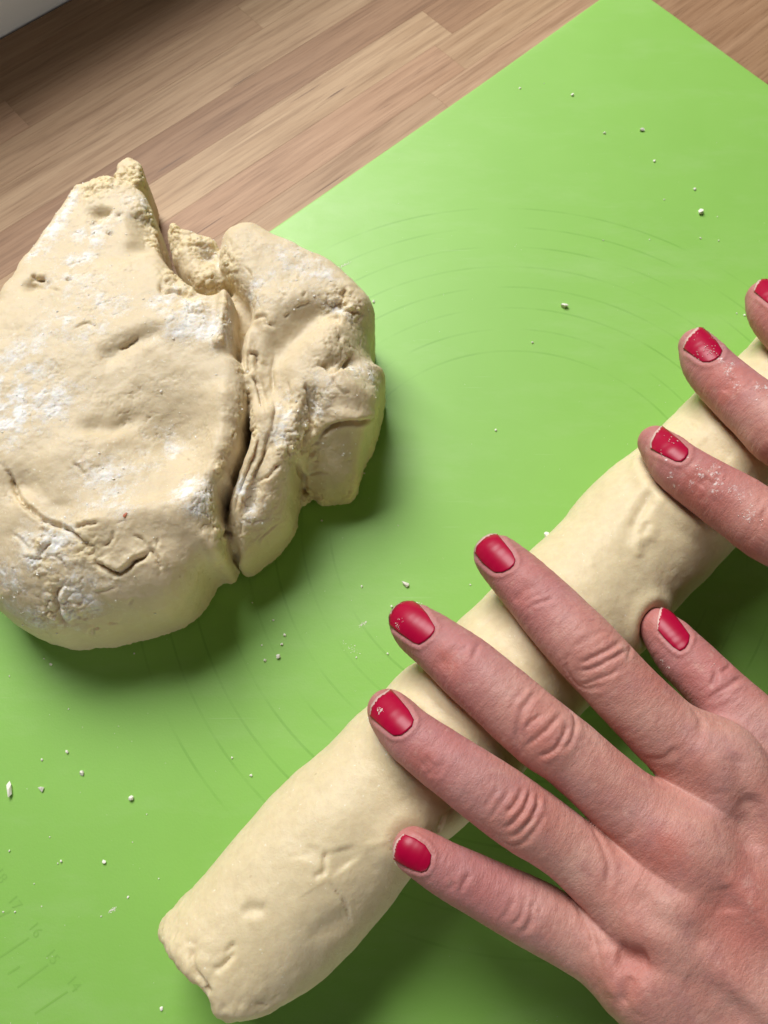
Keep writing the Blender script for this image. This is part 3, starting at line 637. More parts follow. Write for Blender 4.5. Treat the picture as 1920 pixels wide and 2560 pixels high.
# ---------------------------------------------------------------- hands
def jt(uvzr):
    """joint list (u, v, z, half width in pixels) -> centres, radii in mm"""
    P, R = [], []
    for u, v, z, hw in uvzr:
        p = W(u, v, z); P.append(p); R.append(hw*((p-CAM)@FWD)/FPX)
    return np.c_[np.array(P), R]
def finger(j): s = spline(j, 4); return s[:, :3], s[:, 3]
LF = {'index': jt([(1233, 1384, 45.5, 48), (1252, 1402, 46.5, 60), (1312, 1461, 49.5, 71), (1404, 1560, 52.5, 83), (1469, 1628, 54.5, 87), (1597, 1764, 53.5, 89), (1690, 1850, 52, 96)]),
      'middle': jt([(1025, 1558, 43.5, 52), (1045, 1575, 44.5, 62), (1099.6, 1614.6, 47, 71), (1186, 1686, 51, 82), (1352, 1830, 53.5, 89), (1431, 1889, 52.5, 86), (1560, 2005, 51, 92)]),
      'ring': jt([(971, 1777, 44, 53), (988, 1797, 46, 61), (1034, 1846, 49.5, 69), (1165, 1940, 51.5, 81), (1296, 2034, 50.5, 87), (1417, 2118, 48.5, 83), (1520, 2205, 48, 90)]),
      'pinky': jt([(1034, 2123, 45.5, 54), (1064, 2142, 45.5, 60), (1137, 2185, 44.5, 68), (1225, 2230, 43, 74), (1322, 2278, 42.5, 81), (1420, 2332, 42, 82), (1530, 2395, 43.5, 88)]),
      'thumb': jt([(1648, 1570, 37, 48), (1668, 1594, 38, 56), (1708, 1640, 39.5, 66), (1776, 1710, 42, 72), (1862, 1798, 44, 82), (1990, 1930, 45, 96)])}
RF = {'index': jt([(1638, 1107, 43.5, 42), (1665, 1135, 45.5, 54), (1708, 1177, 49, 65), (1847, 1268, 52, 79), (1960, 1340, 55, 86)]),
      'middle': jt([(1741, 865, 43.5, 43), (1767, 908, 45, 59), (1810, 956, 47.5, 65), (1900, 1035, 52, 75), (1990, 1110, 55, 83)]),
      'ring': jt([(1908, 745, 43.5, 42), (1934, 786, 45.5, 58), (1985, 840, 48, 64), (2080, 930, 52, 74), (2180, 1010, 55, 80)])}
LF['index'] = np.vstack([LF['index'], [86, 9, 51, 10.6]]); LF['middle'] = np.vstack([LF['middle'], [74, -10, 51, 10.6]])
LF['ring'] = np.vstack([LF['ring'], [66, -26, 49, 10.2]]); LF['pinky'] = np.vstack([LF['pinky'], [62.5, -40, 45.5, 9.4]])
LF['thumb'] = np.vstack([LF['thumb'], [118, -12, 44, 13.5]])
LPALM = [np.array(a, float) for a in (
    [[86, 9, 50.5, 10.6], [105, -14, 50, 11.5], [136, -50, 46, 14]], [[74, -10, 50.5, 10.6], [96, -32, 50, 12], [128, -60, 46, 14]],
    [[66, -26, 48.5, 10.2], [88, -46, 48, 12], [122, -68, 45, 14]], [[62.5, -40, 45, 9.6], [82, -56, 43.5, 12], [116, -74, 43, 14]],
    [[118, -12, 43, 13.5], [128, -35, 43, 14], [138, -52, 44, 14]], [[130, -60, 45, 17], [158, -88, 45, 19], [185, -112, 46, 21]], [[120, -70, 44, 15], [150, -95, 45, 18], [180, -118, 46, 20]])]
RF['index'] = np.vstack([RF['index'], [140, 60, 56, 10.5], [156, 44, 56, 11]]); RF['middle'] = np.vstack([RF['middle'], [145, 86, 57, 10.5], [163, 70, 57, 11]])
RF['ring'] = np.vstack([RF['ring'], [180, 90, 55, 10.5]]); RF['pinky'] = np.array([[160, 145, 44, 6.5], [172, 136, 47, 8], [186, 122, 50, 8.5], [194, 108, 52, 9.5]], float)
RF['thumb'] = np.array([[146, 36, 30, 7.5], [152, 30, 34, 9], [166, 22, 40, 10.5], [186, 16, 46, 13]], float)
RPALM = [np.array(a, float) for a in ([[156, 44, 55, 11], [180, 30, 54, 13], [210, 12, 50, 15]], [[163, 70, 56, 11], [186, 50, 54, 13], [216, 24, 50, 15]], [[180, 90, 54, 10.5], [198, 66, 53, 13], [222, 34, 50, 15]],
                                     [[194, 108, 51, 10], [210, 80, 50, 13], [228, 44, 50, 15]], [[186, 16, 46, 13], [200, 14, 48, 14], [212, 14, 49, 14]], [[216, 26, 50, 18], [245, 0, 50, 20]])]
def build_hand(FG, PALM, lo, hi, h, bumps, tendons):
    chains = {k: finger(v) for k, v in FG.items()}
    pchains = [(spline(p, 3)[:, :3], spline(p, 3)[:, 3]) for p in PALM]
    bb = {k: (c[0].min(0)-c[1].max()-9, c[0].max(0)+c[1].max()+9) for k, c in chains.items()}
    pbb = [(P.min(0)-R.max()-11, P.max(0)+R.max()+11) for P, R in pchains]
    def f(p):
        p = np.asarray(p, np.float32); pal = np.full(len(p), 50., np.float32); fg = np.full(len(p), 50., np.float32)
        for (P, R), (a, b) in zip(pchains, pbb):
            m = ((p > a) & (p < b)).all(1)
            if m.any(): pal[m] = smin(pal[m], chain(p[m], P, R), 9)
        for k, (P, R) in chains.items():
            a, b = bb[k]; m = ((p > a) & (p < b)).all(1)
            if m.any(): fg[m] = smin(fg[m], chain(p[m], P, R), .8)
        r = smin(pal, fg, 7); near = np.where(r < 8)[0]
        if len(near):
            q = p[near]; e = np.zeros(len(q))
            for c, sg, amp in bumps: e += amp*np.exp(-((q-c)**2).sum(1)/sg**2)
            for ln, sg, amp in tendons:
                m = ((q > ln.min(0)-3*sg) & (q < ln.max(0)+3*sg)).all(1)
                if m.any():
                    d, s = line_d(q[m], ln); e[m] += amp*np.exp(-(d/sg)**2)*np.clip(np.minimum(s, 1-s)*5, 0, 1)
            r[near] -= e
        return r
    V, Q = band_mesh(f, lo, hi, h)
    for _ in range(2): V = V-vnormals(V, Q)*np.clip(f(V), -.4, .4)[:, None]*.9
    return f, V, Q, vnormals(V, Q), chains
def onhand(f, uv): return trace(f, uv)
def coons(top, right, bot, left, n):
    """grid of pixel points from four boundary polylines (top: tl->tr, right: tr->br, bot: bl->br, left: tl->bl)"""
    def rs(p):
        p = np.array(p, float); L = np.r_[0, np.cumsum(np.linalg.norm(np.diff(p, axis=0), axis=1))]; t = np.linspace(0, L[-1], n)
        return np.c_[np.interp(t, L, p[:, 0]), np.interp(t, L, p[:, 1])]
    T, R, B, Lf = map(rs, (top, right, bot, left)); s = np.linspace(0, 1, n)[:, None, None]; t = np.linspace(0, 1, n)[None, :, None]
    g = (1-t)*T[:, None]+t*B[:, None]+(1-s)*Lf[None]+s*R[None]
    return g-((1-s)*(1-t)*T[0]+s*(1-t)*T[-1]+(1-s)*t*B[0]+s*t*B[-1])
# nail outlines: tip edge (left to right), right side, base (left to right), left side
NAILS_L = {
 'index': (cA([(800, 225), (815, 185), (860, 140), (905, 112), (948, 106)]), cA([(948, 106), (1000, 165), (1050, 225), (1074, 275)]), cA([(905, 345), (935, 362), (985, 362), (1035, 340), (1066, 310), (1074, 275)]), cA([(800, 225), (850, 295), (905, 345)])),
 'middle': (cA([(212, 725), (214, 665), (250, 610), (300, 572), (352, 558)]), cA([(352, 558), (410, 595), (465, 655), (518, 740)]), cA([(370, 848), (410, 860), (450, 838), (490, 805), (515, 770), (518, 740)]), cA([(212, 725), (280, 782), (370, 848)])),
 'ring': (cA([(78, 1355), (90, 1300), (130, 1240), (212, 1180)]), cA([(212, 1180), (270, 1240), (335, 1315), (372, 1380)]), cA([(190, 1460), (235, 1490), (285, 1488), (325, 1460), (360, 1425), (372, 1380)]), cA([(78, 1355), (130, 1405), (190, 1460)])),
 'pinky': (cD([(240, 680), (248, 625), (268, 570), (308, 520)]), cD([(308, 520), (380, 545), (450, 590), (492, 655)]), cD([(365, 758), (425, 772), (460, 762), (485, 720), (492, 655)]), cD([(240, 680), (300, 722), (365, 758)])),
 'thumb': (cB([(900, 262), (905, 210), (915, 150), (932, 96)]), cB([(932, 96), (1000, 150), (1070, 235), (1118, 300)]), cB([(1000, 375), (1050, 408), (1085, 390), (1110, 350), (1118, 300)]), cB([(900, 262), (945, 318), (1000, 375)]))}
NAILS_R = {
 'index': (cF([(450, 505), (462, 440), (500, 360), (556, 280)]), cF([(556, 280), (650, 352), (750, 430), (832, 510)]), cF([(640, 605), (700, 635), (760, 640), (800, 610), (832, 560), (832, 510)]), cF([(450, 505), (550, 562), (640, 605)])),
 'middle': (cE([(790, 962), (835, 870), (895, 805), (955, 732)]), cE([(955, 732), (1040, 805), (1130, 895), (1185, 980)]), cE([(930, 1068), (985, 1098), (1060, 1098), (1120, 1070), (1165, 1030), (1185, 980)]), cE([(790, 962), (860, 1015), (930, 1068)])),
 'ring': (cE([(1522, 372), (1552, 310), (1600, 240), (1655, 172)]), cE([(1655, 172), (1740, 250), (1820, 345), (1860, 420)]), cE([(1660, 490), (1720, 540), (1800, 520), (1850, 470), (1860, 420)]), cE([(1522, 372), (1590, 432), (1660, 490)]))}
def dress_hand(f, V, Q, N, chains, nails, creases, broad, mat, extra):
    view = CAM-V; view /= np.linalg.norm(view, axis=1)[:, None]; fac = sstep(-.05, .25, (N*view).sum(1))
    cr = .7*crease(V, N, [(a, b, c*1.1) for a, b, c in creases], .35, f, 0, .32); br = crease(V, N, broad, .25, f, 0, 0)
    # nearest finger: along / around coordinates for the skin grain
    st = np.zeros((len(V), 3)); best = np.full(len(V), 1e9); tip = np.zeros(len(V)); off = 0
    for k, (P, R) in chains.items():
        d, s = line_d(V, P); L = np.linalg.norm(np.diff(P, axis=0), axis=1).sum(); a = s*L
        ax = np.gradient(P, axis=0); ax /= np.linalg.norm(ax, axis=1)[:, None]
        ii = np.clip((s*(len(P)-1)).round().astype(int), 0, len(P)-1); side = np.cross(ax[ii], [0, 0, 1]); side /= np.linalg.norm(side, axis=1)[:, None]
        lat = ((V-P[ii])*side).sum(1)
        m = d < best; best = np.where(m, d, best)
        st[m] = np.c_[a, lat, V[:, 2]*.6][m]+[off, 0, 0]; off += 0
        pm = m & (s > .90); st[pm] = np.c_[V[pm]@np.array([.74, -.67, 0]), V[pm]@np.array([.67, .74, 0])*1.6, V[pm][:, 2]]
        tip = np.where(m, 1-sstep(16, 46, a), tip)
    red = np.clip(.5+1.2*fbm(V, 22, 3, 80)-.3, 0, 1)*.7
    for (p, sg, amp), c in zip(extra['red'], trace(f, [q[0] for q in extra['red']])):
        red += amp*np.exp(-((V-c)**2).sum(1)/sg**2)
    fine = .085*fbm(st*[1.1, .22, .22], 1, 2, 81)+.10*fbm(st*[.55, .28, .3], 1, 3, 82)
    disp = (cr+br+fine)*fac+.25*fbm(V, 10, 3, 83)
    uvp = proj(V); hand_nails = []
    for k, (T, R, B, L) in nails.items():
        out = np.array(T+R[1:]+B[::-1][1:]+L[::-1][1:-1]); c = out.mean(0)
        m = np.where((np.abs(uvp-c).max(1) < 130) & (fac > .1))[0]
        sd = seg_d2(uvp[m, 0], uvp[m, 1], out)*.105            # about millimetres
        tipd = line_d(uvp[m], np.array(T, float))[0]*.105; nt = sstep(.6, 2.6, tipd)
        rel = np.where(sd < 0, -.34*sstep(0, -.6, sd), 0)-.10*np.exp(-(sd/.38)**2)*nt+.34*np.exp(-((sd-1.05)/.62)**2)*nt
        disp[m] = np.where(sd < .3, disp[m]*.25, disp[m])+rel*fac[m]
    V2 = V+N*disp[:, None]
    attrs = {'st': st, 'tip': tip, 'red': np.clip(red, 0, 1)}
    if 'flour' in extra:
        fl = np.zeros(len(V))
        for (p, sg, a), c in zip(extra['flour'], trace(f, [q[0] for q in extra['flour']])):
            fl = np.maximum(fl, a*np.exp(-((V-c)**2).sum(1)/sg**2))
        attrs['flour'] = fl*fac
    base = V2.mean(0)*[1, 1, 0]
    hand = make_mesh('hand', V2, Q, mat, attrs=attrs)
    for k, (T, R, B, L) in nails.items():
        n = 22; out = np.array(T+R[1:]+B[::-1][1:]+L[::-1][1:-1]); c = np.array(B).mean(0); tc = np.array(T).mean(0)
        dirn = (tc-c)/np.linalg.norm(tc-c)
        for kind in ('fingernail', 'nail_polish'):
            if kind == 'fingernail':
                T2 = [tuple(np.array(p)+dirn*(4.5*(.4+.6*math.sin(math.pi*i/(len(T)-1))))) for i, p in enumerate(T)]; T2[0] = tuple(np.array(T2[0])); g = coons(T2, [T2[-1]]+list(R), B, [T2[0]]+list(L), n)
            else: g = coons(T, R, B, L, n)
            uv = g.reshape(-1, 2); P = trace(f, uv); Nn = grad(f, P, .6)
            s = np.repeat(np.linspace(0, 1, n), n); t = np.tile(np.linspace(0, 1, n), n)      # s across, t tip->base
            lift = .02+.38*(1-t)+.14*np.sin(np.pi*s)*(1-.4*t)+(.09 if kind == 'nail_polish' else 0)
            if kind == 'nail_polish':
                tl = P.reshape(n, n, 3); jag = np.abs(fbm(np.c_[np.linspace(0, 14, n), np.full(n, len(k)*1.7+ord(k[0])*.37), np.zeros(n)], 1, 2, len(k)))*1.9
                jag[[0, -1]] *= .3; along = (tl[:, 6]-tl[:, 0]); along /= np.linalg.norm(along, axis=1)[:, None]
                wgt = np.clip(1-np.linspace(0, 1, n)*4, 0, 1)
                P = (tl+along[:, None]*(jag[:, None]*wgt[None])[:, :, None]).reshape(-1, 3)
                nf = f(P); P = P-grad(f, P, .4)*nf[:, None]
            up = P+Nn*lift[:, None]; dn = P+Nn*(lift-(.22 if kind == 'nail_polish' else .8))[:, None]
            Vn, Qn = shell(up.reshape(n, n, 3), dn.reshape(n, n, 3))
            a, b, c4_ = Vn[Qn[0, 0]], Vn[Qn[0, 1]], Vn[Qn[0, 2]]
            if np.cross(b-a, c4_-a)@Nn[0] < 0: Qn = Qn[:, ::-1]
            if kind == 'fingernail': nl = make_mesh(kind, Vn, Qn, M_NAIL, hand)
            else: make_mesh(kind, Vn, Qn, M_POL, nl)
    return hand, V2
A3 = lambda *a: np.array(a, float)
l_bumps = [(A3(86, 9, 61), 8, 1.0), (A3(74, -10, 61), 8, 1.2), (A3(66, -26, 58), 7, 1.0), (A3(62, -40, 54), 6, .8), (A3(76, 2, 62), 5, -.8), (A3(66, -17, 60), 5, -.8), (A3(60, -33, 56), 4.5, -1.0), (A3(78, -48, 56), 6, -1.8)]
l_tend = [(A3([86, 9, 61], [110, -18, 62], [136, -50, 60]), 2.6, 1.1), (A3([74, -10, 61], [98, -34, 62], [130, -58, 60]), 2.6, 1.1), (A3([66, -26, 58.5], [90, -48, 60], [124, -66, 59]), 2.6, .8),
          (A3([70, -36, 57], [84, -47, 58], [100, -56, 59]), 4, -1.4), (A3([84, -2, 61], [100, -18, 62]), 4, -.9), (A3([74, -20, 60], [92, -38, 61]), 4, -.7)]
fH, V, Q, N, ch = build_hand(LF, LPALM, (-8, -118, 18), (168, 84, 78), .45, l_bumps, l_tend)
CRL = [(cB([(350, 500), (420, 470), (480, 440), (560, 400), (640, 350)]), .75, .55), (cB([(340, 550), (450, 525), (530, 490), (600, 450), (690, 400)]), .7, .5), (cB([(330, 620), (400, 635), (480, 605), (560, 575), (650, 520)]), .5, .5),
       (cB([(270, 450), (265, 520), (290, 580), (350, 650), (440, 665), (540, 640)]), .45, .55), (cB([(300, 400), (380, 340), (470, 290), (560, 270)]), .22, .6), (cB([(640, 290), (700, 350), (705, 420), (680, 480)]), .45, .5), 
       (cA([(1250, 1190), (1150, 1280), (1100, 1390), (1085, 1500), (1110, 1600)]), .5, .55), (cA([(1140, 1450), (1180, 1400), (1260, 1340)]), .55, .5), (cA([(1150, 1570), (1240, 1490), (1320, 1420), (1390, 1330)]), .75, .55), (cA([(1230, 1640), (1340, 1590), (1400, 1510), (1440, 1410)]), .75, .55),
       (cA([(1400, 1290), (1470, 1340), (1490, 1420), (1450, 1540), (1370, 1610)]), .5, .55), (cA([(1080, 1340), (1160, 1240), (1220, 1180)]), .35, .5), (cA([(1020, 1330), (1090, 1220), (1160, 1150)]), .28, .5),
       (cD([(1000, 370), (1050, 330), (1100, 260), (1130, 190)]), .6, .55), (cD([(990, 475), (1060, 430), (1120, 360), (1165, 270), (1180, 200)]), .75, .55), (cD([(1020, 540), (1080, 510), (1150, 450), (1200, 390), (1230, 300), (1225, 220)]), .75, .55), (cD([(975, 530), (1000, 570), (1060, 585), (1140, 560), (1230, 450), (1280, 340)]), .5, .6), (cD([(900, 400), (960, 320), (1010, 250), (1040, 190)]), .35, .55), (cD([(860, 330), (920, 250), (960, 190)]), .2, .5),
       (cD([(1050, 1150), (1110, 1080), (1140, 1000), (1150, 920)]), .5, .55), (cD([(1130, 1205), (1175, 1130), (1190, 1050), (1190, 960)]), .75, .65), (cD([(980, 1120), (1030, 1040), (1060, 960)]), .4, .55), (cD([(1225, 1140), (1240, 1020), (1220, 930)]), .35, .55), (cD([(690, 915), (725, 850), (755, 780)]), .6, .6), (cD([(620, 900), (650, 840)]), .4, .6),
       (cB([(1230, 735), (1310, 695), (1390, 650), (1450, 605), (1485, 590)]), .6, .55), (cB([(1265, 650), (1290, 600), (1300, 540)]), .6, .55), (cB([(1340, 560), (1385, 525), (1400, 500)]), .55, .5), (cB([(1240, 760), (1330, 725), (1420, 680)]), .35, .5),
       (cA([(690, 1000), (720, 920), (740, 850)]), .35, .5), (cA([(770, 975), (800, 900), (830, 850)]), .38, .5), (cA([(640, 1010), (690, 930), (710, 870)]), .3, .5), (cA([(1130, 565), (1200, 530), (1260, 505)]), .32, .5), (cA([(1180, 600), (1260, 565), (1340, 540)]), .35, .5), (cD([(450, 110), (520, 60), (560, 10)]), .3, .5), (cD([(510, 120), (560, 60), (590, 10)]), .3, .5),
       (cC([(300, 790), (370, 900), (440, 1050), (490, 1180), (500, 1290)]), .5, .7), (cC([(430, 280), (500, 400), (545, 520), (560, 600), (540, 760)]), .5, .7), (cB([(740, 1150), (830, 1220), (880, 1320)]), .5, .8), (cB([(800, 1145), (950, 1140), (1040, 1070)]), .35, .6), (cB([(1130, 800), (1190, 880), (1180, 1000)]), .4, .8), (cC([(720, 180), (740, 300), (700, 360)]), .3, .7), (cC([(380, 900), (440, 1000), (460, 1150)]), .3, .6), (cC([(340, 900), (400, 1080), (420, 1250)]), .25, .6)]
BRL = [(cC([(700, 700), (800, 820), (900, 930), (1080, 1020), (1300, 1160)]), 1.1, 3.0), (cC([(600, 1170), (720, 1210), (850, 1210)]), 1.2, 2.6), (cC([(650, 1520), (690, 1420), (720, 1320)]), .7, 1.3), (cC([(540, 1100), (560, 1300), (600, 1500)]), -.7, 2.5), (cC([(1560, 60), (1540, 300), (1560, 500)]), .8, 3.0), (cB([(1450, 1100), (1480, 1300), (1530, 1550)]), .8, 3.0), (cB([(1180, 1000), (1250, 1150), (1330, 1400)]), -.5, 3), (cC([(1350, 700), (1400, 900)]), .5, 3),
       (cA([(540, 1000), (620, 960), (690, 860)]), .45, 1.8), (cA([(1060, 570), (1160, 480), (1240, 460)]), .4, 1.8), (cD([(430, 60), (500, 0)]), .4, 1.8)]
redL = [(cC([(960, 480)])[0], 6, .8), (cB([(480, 450)])[0], 9, .6), (cA([(1280, 1420)])[0], 9, .5), (cD([(1100, 370)])[0], 9, .5), (cC([(1400, 800)])[0], 9, .6), (cC([(1500, 1000)])[0], 12, .5), (cB([(1150, 1200)])[0], 12, .6), (cB([(950, 650)])[0], 7, .7), (cC([(700, 1200)])[0], 7, .4), (cA([(580, 960)])[0], 5, .9), (cA([(1130, 510)])[0], 5, .7), (cD([(420, 30)])[0], 5, .8), (cB([(850, 250)])[0], 7, .8), (cD([(420, 480)])[0], 6, .7)]
hl, _ = dress_hand(fH, V, Q, N, ch, NAILS_L, CRL, BRL, M_SKIN, {'red': redL})
tag(hl, 'left hand with five red nails pressed flat over the near part of the dough roll', 'hand', 'hands rolling the dough')
fR, V, Q, N, ch = build_hand(RF, RPALM, (78, -10, 16), (225, 172, 80), .5, [], [])
CRR = [(cF([(1080, 900), (1130, 830), (1160, 740)]), .3, .5), (cF([(1560, 1350), (1600, 1200), (1650, 1120)]), .4, .5), (cF([(1480, 1330), (1540, 1180)]), .3, .5), (cF([(1200, 840), (1240, 780)]), .25, .4), (cE([(1400, 1390), (1470, 1330), (1490, 1280)]), .35, .5), (cE([(1290, 1440), (1340, 1340)]), .3, .5), (cF([(1560, 1080), (1600, 1000)]), .25, .5)]
BRR = [(cF([(950, 900), (1050, 800)]), .5, 2.0), (cE([(1200, 1420), (1300, 1250)]), .5, 1.8)]
flR = [(p, s, a) for pts, s, a in ((cE([(1170, 1080)]), 1.2, .75), (cE([(1250, 1160), (1310, 1120), (1240, 1210)]), 1.6, .5), (cE([(1540, 1360), (1640, 1370)]), 1.6, .6), (cE([(880, 800), (820, 870), (1060, 780)]), .9, .7), (cE([(1300, 1250), (1350, 1350), (1530, 1480)]), 2.5, .36), (cF([(950, 780), (940, 700), (660, 780)]), 1.6, .5), (cF([(1120, 780), (1130, 680), (1150, 860)]), 2.2, .48), (cF([(830, 580), (600, 620)]), .9, .6), (cF([(1380, 1000), (1300, 920), (1450, 1200), (1120, 960), (700, 900), (860, 880)]), 2.5, .38)) for p in pts]
redR = [(cF([(900, 900)])[0], 9, .8), (cF([(1200, 1100)])[0], 12, .6), (cE([(1150, 1380)])[0], 7, .9), (cE([(1100, 1250)])[0], 6, .6), (cE([(1600, 650)])[0], 8, .8)]
hr, Vr = dress_hand(fR, V, Q, N, ch, NAILS_R, CRR, BRR, M_SKINF, {'red': redR, 'flour': flR})
tag(hr, 'flour dusted right hand with red nails over the far end of the dough roll', 'hand', 'hands rolling the dough')

# the roll gives way under the fingers and swells beside them
near = rollV[:, 2] > 20
for f_ in (fH, fR):
    d = np.full(len(rollV), 50.); d[near] = f_(rollV[near])
    rolld += 1.3*np.exp(-((d-3.0)/2.4)**2)-.35*np.exp(-(np.maximum(d, -1)/1.0)**2)
rollV = rollV+rollN*rolld[:, None]
roll = make_mesh('dough_roll', rollV, rollQ, M_ROLL); tag(roll, 'long smooth roll of pale dough under the hands on the green mat', 'dough')

# ---------------------------------------------------------------- crumbs
def crumb_mesh(r, seed, el=1.):
    g = np.random.default_rng(seed); ph = (1+5**.5)/2
    v = np.array([(-1, ph, 0), (1, ph, 0), (-1, -ph, 0), (1, -ph, 0), (0, -1, ph), (0, 1, ph), (0, -1, -ph), (0, 1, -ph), (ph, 0, -1), (ph, 0, 1), (-ph, 0, -1), (-ph, 0, 1)]); v /= np.linalg.norm(v[0])
    fc = [(0, 11, 5), (0, 5, 1), (0, 1, 7), (0, 7, 10), (0, 10, 11), (1, 5, 9), (5, 11, 4), (11, 10, 2), (10, 7, 6), (7, 1, 8), (3, 9, 4), (3, 4, 2), (3, 2, 6), (3, 6, 8), (3, 8, 9), (4, 9, 5), (2, 4, 11), (6, 2, 10), (8, 6, 7), (9, 8, 1)]
    v = v*(1+g.normal(0, .2, (12, 1))); v = v*[r*el, r/el**.5, r*.8]
    a = g.uniform(0, 6.28); R = np.array([[math.cos(a), -math.sin(a), 0], [math.sin(a), math.cos(a), 0], [0, 0, 1]])
    return v@R.T, fc
a2 = crop(960, 0, .57866); aA = crop(700, 450, .7354); a5 = crop(0, 1560, .57866); dsp = crop(0, 0, 1.15732)
big = [(a2, 1368, 918, 8.5, 1.2, 'largest white crumb on the bare upper right of the mat'), (aA, 966, 430, 8, 1.4, 'oval white crumb on the mat between the lump and the floured hand'),
       (a5, 42, 713, 10, 2.0, 'biggest knobbly white crumb at the left edge of the mat'), (a5, 180, 712, 8, 1.3, 'upright white crumb beside the biggest crumb at the left edge'), (a5, 567, 752, 8, 1.0, 'lone round white crumb on the mat left of the dough roll'),
       (a5, 354, 644, 6.5, 1.1, 'pale crumb uphill of the lone round crumb, left part of the mat'), (a5, 1203, 140, 7, 1.2, 'largest of the crumbs at the edge of the shadow below the lump'), (a2, 1114, 565, 5.5, 1.3, 'small white crumb in the middle of the empty upper mat'),
       (cA, 315, 443, 7, 1.5, 'white crumb on the mat just above the middle fingertip'), (cA, 1230, 50, 9, 1.4, 'flat white flake stuck to the far side of the dough roll')]
small = [(a2, x, y, r) for x, y, r in ((587, 385, 3), (813, 415, 4), (951, 577, 3.6), (1167, 697, 3.6), (1341, 818, 4), (1210, 863, 2), (1367, 1029, 2.6), (1445, 1040, 2), (947, 1038, 2), (690, 365, 1.6), (1440, 937, 1.6))]
small += [(aA, x, y, r) for x, y, r in ((858, 553, 3.5), (1428, 198, 2), (1256, 203, 2), (1579, 460, 3), (1552, 453, 2.2), (318, 414, 3.6))]
small += [(a5, x, y, r) for x, y, r in ((291, 552, 5), (181, 586, 3.6), (451, 1030, 5.5), (265, 1024, 3.6), (250, 1034, 2.2), (220, 174, 4.2), (190, 150, 2.4), (41, 225, 2.2), (42, 979, 3), (147, 1122, 2), (1230, 47, 4), (1218, 87, 4), (1145, 157, 4.5), (1131, 92, 2.6), (1003, 578, 3), (1086, 653, 3.6), (580, 128, 2.4), (296, 367, 2), (697, 1662, 4.5), (553, 1180, 3), (65, 1243, 2.4), (15, 1243, 2.4), (437, 1262, 2.4), (215, 920, 2), (634, 822, 1.6), (512, 442, 1.6), (686, 1100, 2), (573, 943, 1.6), (180, 1220, 1.8))]
small += [(cA, x, y, r) for x, y, r in ((218, 597, 3.8), (192, 924, 3), (764, 448, 2.4), (12, 460, 3))]+[(dsp, x, y, r) for x, y, r in ((876, 1262, 4), (695, 1125, 3), (1071, 929, 3.4), (770, 1420, 2.2), (540, 1675, 2.4), (860, 1135, 1.8), (590, 1340, 3), (545, 1302, 2.2))]+[(L2, 1075, 1067, 2.6), (L2, 1430, 675, 2.4), (L2, 1410, 1610, 1.8)]
def put_crumb(c, x, y, rp, el, seed, z=None):
    u, v = c([(x, y)])[0]; p = W(u, v, 1.0); r = .85*rp*((p-CAM)@FWD)/FPX
    zz = mat_z(p[0], p[1]); V, F = crumb_mesh(r, seed, el); V = V+[0, 0, -V[:, 2].min()*.8]
    o = make_mesh('crumb', V, F, M_CRUMB, smooth=False); o.location = (p[0]/1000, p[1]/1000, zz/1000); return o
for i, (c, x, y, rp, el, lab) in enumerate(big):
    o = put_crumb(c, x, y, rp, el, 100+i)
    if 'stuck' in lab:
        p = trace(roll_f, c([(x, y)]))[0]; o.location = tuple(p/1000-np.array([0, 0, .0003]))
    tag(o, lab, 'crumb', 'dough crumbs scattered on the mat')
ORD = 'topmost second third fourth fifth sixth seventh eighth ninth tenth eleventh twelfth thirteenth fourteenth fifteenth sixteenth seventeenth eighteenth nineteenth twentieth'.split()
def region(u, v):
    if u > 860 and v < 700: return 'on the bare upper right part of the mat'
    if u > 860 and v < 1260: return 'on the mat between lump and floured hand'
    if u > 420 and v < 1700: return 'on the mat between the lump and the near fingertips'
    if v < 2050: return 'on the left side of the mat below the lump'
    return 'on the lower left mat beside the ruler marks'
regs = {}
for i, (c, x, y, rp) in enumerate(small):
    u, v = c([(x, y)])[0]; regs.setdefault(region(u, v), []).append((v, i))
for rg, lst in regs.items():
    for k, (v, i) in enumerate(sorted(lst)):
        c, x, y, rp = small[i]
        tag(put_crumb(c, x, y, rp, 1.2, 200+i), 'tiny speck, '+(ORD[k]+(' from the top ' if k else ' '))+rg, 'crumb', 'tiny dough specks on the mat')
def specks(name, spots, mat, parent=None):
    Vs, Fs, nv_ = [], [], 0
    for i, (p, r) in enumerate(spots):
        V, F = crumb_mesh(r, 900+i, 1.25); Vs.append(V+p); Fs += [tuple(k+nv_ for k in q) for q in F]; nv_ += len(V)
    return make_mesh(name, np.vstack(Vs), Fs, mat, parent, smooth=False)
pk = rng.choice(len(LV), 380, p=LF_/LF_.sum())
o = specks('flour_grains', [(LV[i]+LN[i]*.05, abs(rng.normal(.16, .10))+.06) for i in pk], M_CRUMB, lump); tag(o, kind='stuff')
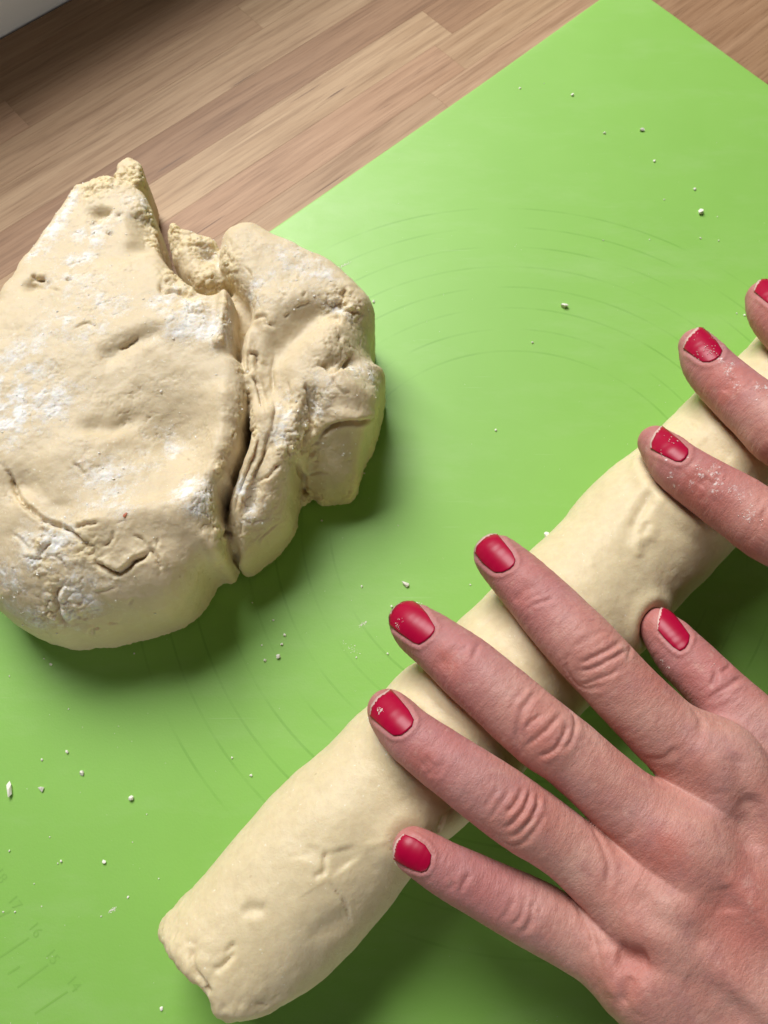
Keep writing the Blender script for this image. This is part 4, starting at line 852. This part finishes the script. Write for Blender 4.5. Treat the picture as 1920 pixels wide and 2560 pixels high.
# flour specks and hardly visible dust on the mat
g = np.random.default_rng(5); sp = []
for k in range(260):
    u, v = g.uniform(0, 1920), g.uniform(150, 2560); p = W(u, v, 1.0); d = (p[:2]-mc); a, b = d@ev, d@en
    if a < 3 or b < 3: continue
    p[2] = mat_z(p[0], p[1])+.03; sp.append((p, g.uniform(.05, .12)))
for (a, b), wdt, n in (((L1([(1075, 400)])[0], L1([(1240, 320)])[0]), 1.0, 120), ((a5([(470, 1245)])[0], a5([(498, 1230)])[0]), 1.0, 50), ((cA([(0, 730)])[0], cA([(45, 705)])[0]), .8, 40), ((a5([(1480, 80)])[0], a5([(1560, 130)])[0]), 2.5, 26)):
    for k in range(n):
        p = W(*(np.array(a)+(np.array(b)-np.array(a))*g.uniform()), 1.0)+np.r_[g.normal(0, wdt*.3, 2), 0]; p[2] = mat_z(p[0], p[1])+.02; sp.append((p, g.uniform(.06, .16)))
M_RED = mat_plain('reddish_speck', (.45, .12, .05), .6); V_, F_ = crumb_mesh(.6, 77, 1.6); rs = make_mesh('crumb', V_*[1, 1, .4], F_, M_RED, smooth=False); rs.location = tuple(trace(lump_f, L4([(1042, 483)]))[0]/1000)
tag(rs, 'tiny reddish speck on top of the floury dough lump', 'crumb')
tag(specks('flour_dust', sp, M_CRUMB), 'fine pale flour dust sprinkled over the green mat', 'flour', kind='stuff')
sp = []
for c, pts, n, sd in ((cF, [(950, 780), (930, 700), (1050, 740), (1110, 780), (1140, 850), (1120, 960), (660, 790), (1380, 1010), (1450, 1210), (1480, 1110), (1400, 1200), (1570, 1250), (640, 420), (680, 440), (600, 580), (1240, 920)], 5, 26), (cE, [(1170, 1080), (1250, 1160), (1300, 1110), (1240, 1220), (1540, 1360), (1640, 1370), (1030, 950), (1000, 1000), (1050, 990), (1060, 860), (930, 1050), (1120, 1040), (880, 800)], 6, 30)):
    uv = [u for q in pts for k in range(n) for u in c([tuple(np.array(q)+g.normal(0, sd, 2))])]
    P = trace(fR, uv); P = P[P[:, 2] > 30]
    px = proj(P); onnail = np.zeros(len(P), bool)
    for T, R_, B, L in NAILS_R.values(): onnail |= seg_d2(px[:, 0], px[:, 1], np.array(T+R_[1:]+B[::-1][1:]+L[::-1][1:-1])) < 2
    for p, nn, on in zip(P, grad(fR, P), onnail): sp.append((p+nn*(.62 if on else .1), g.uniform(.06, .15)))
sl_ = []
for c, pts, n, sd, lift in ((cA, [(150, 1315), (140, 1330)], 16, 10, .55), (cA, [(265, 725), (290, 700), (270, 740)], 6, 8, .55), (cA, [(380, 565), (420, 590), (70, 1400), (55, 1380), (240, 690)], 5, 10, .3), (cD, [(245, 735)], 4, 8, .2), (cB, [(940, 480), (960, 520), (1290, 520)], 5, 14, .1)):
    P = trace(fH, [u for q in pts for k in range(n) for u in c([tuple(np.array(q)+g.normal(0, sd, 2))])])
    for p, nn in zip(P, grad(fH, P)): sl_.append((p+nn*lift, g.uniform(.05, .15)))
tag(specks('dough_specks', sl_, M_CRUMB, hl), kind='stuff')
s = specks('flour_specks', sp, M_CRUMB, hr); tag(s, kind='stuff')
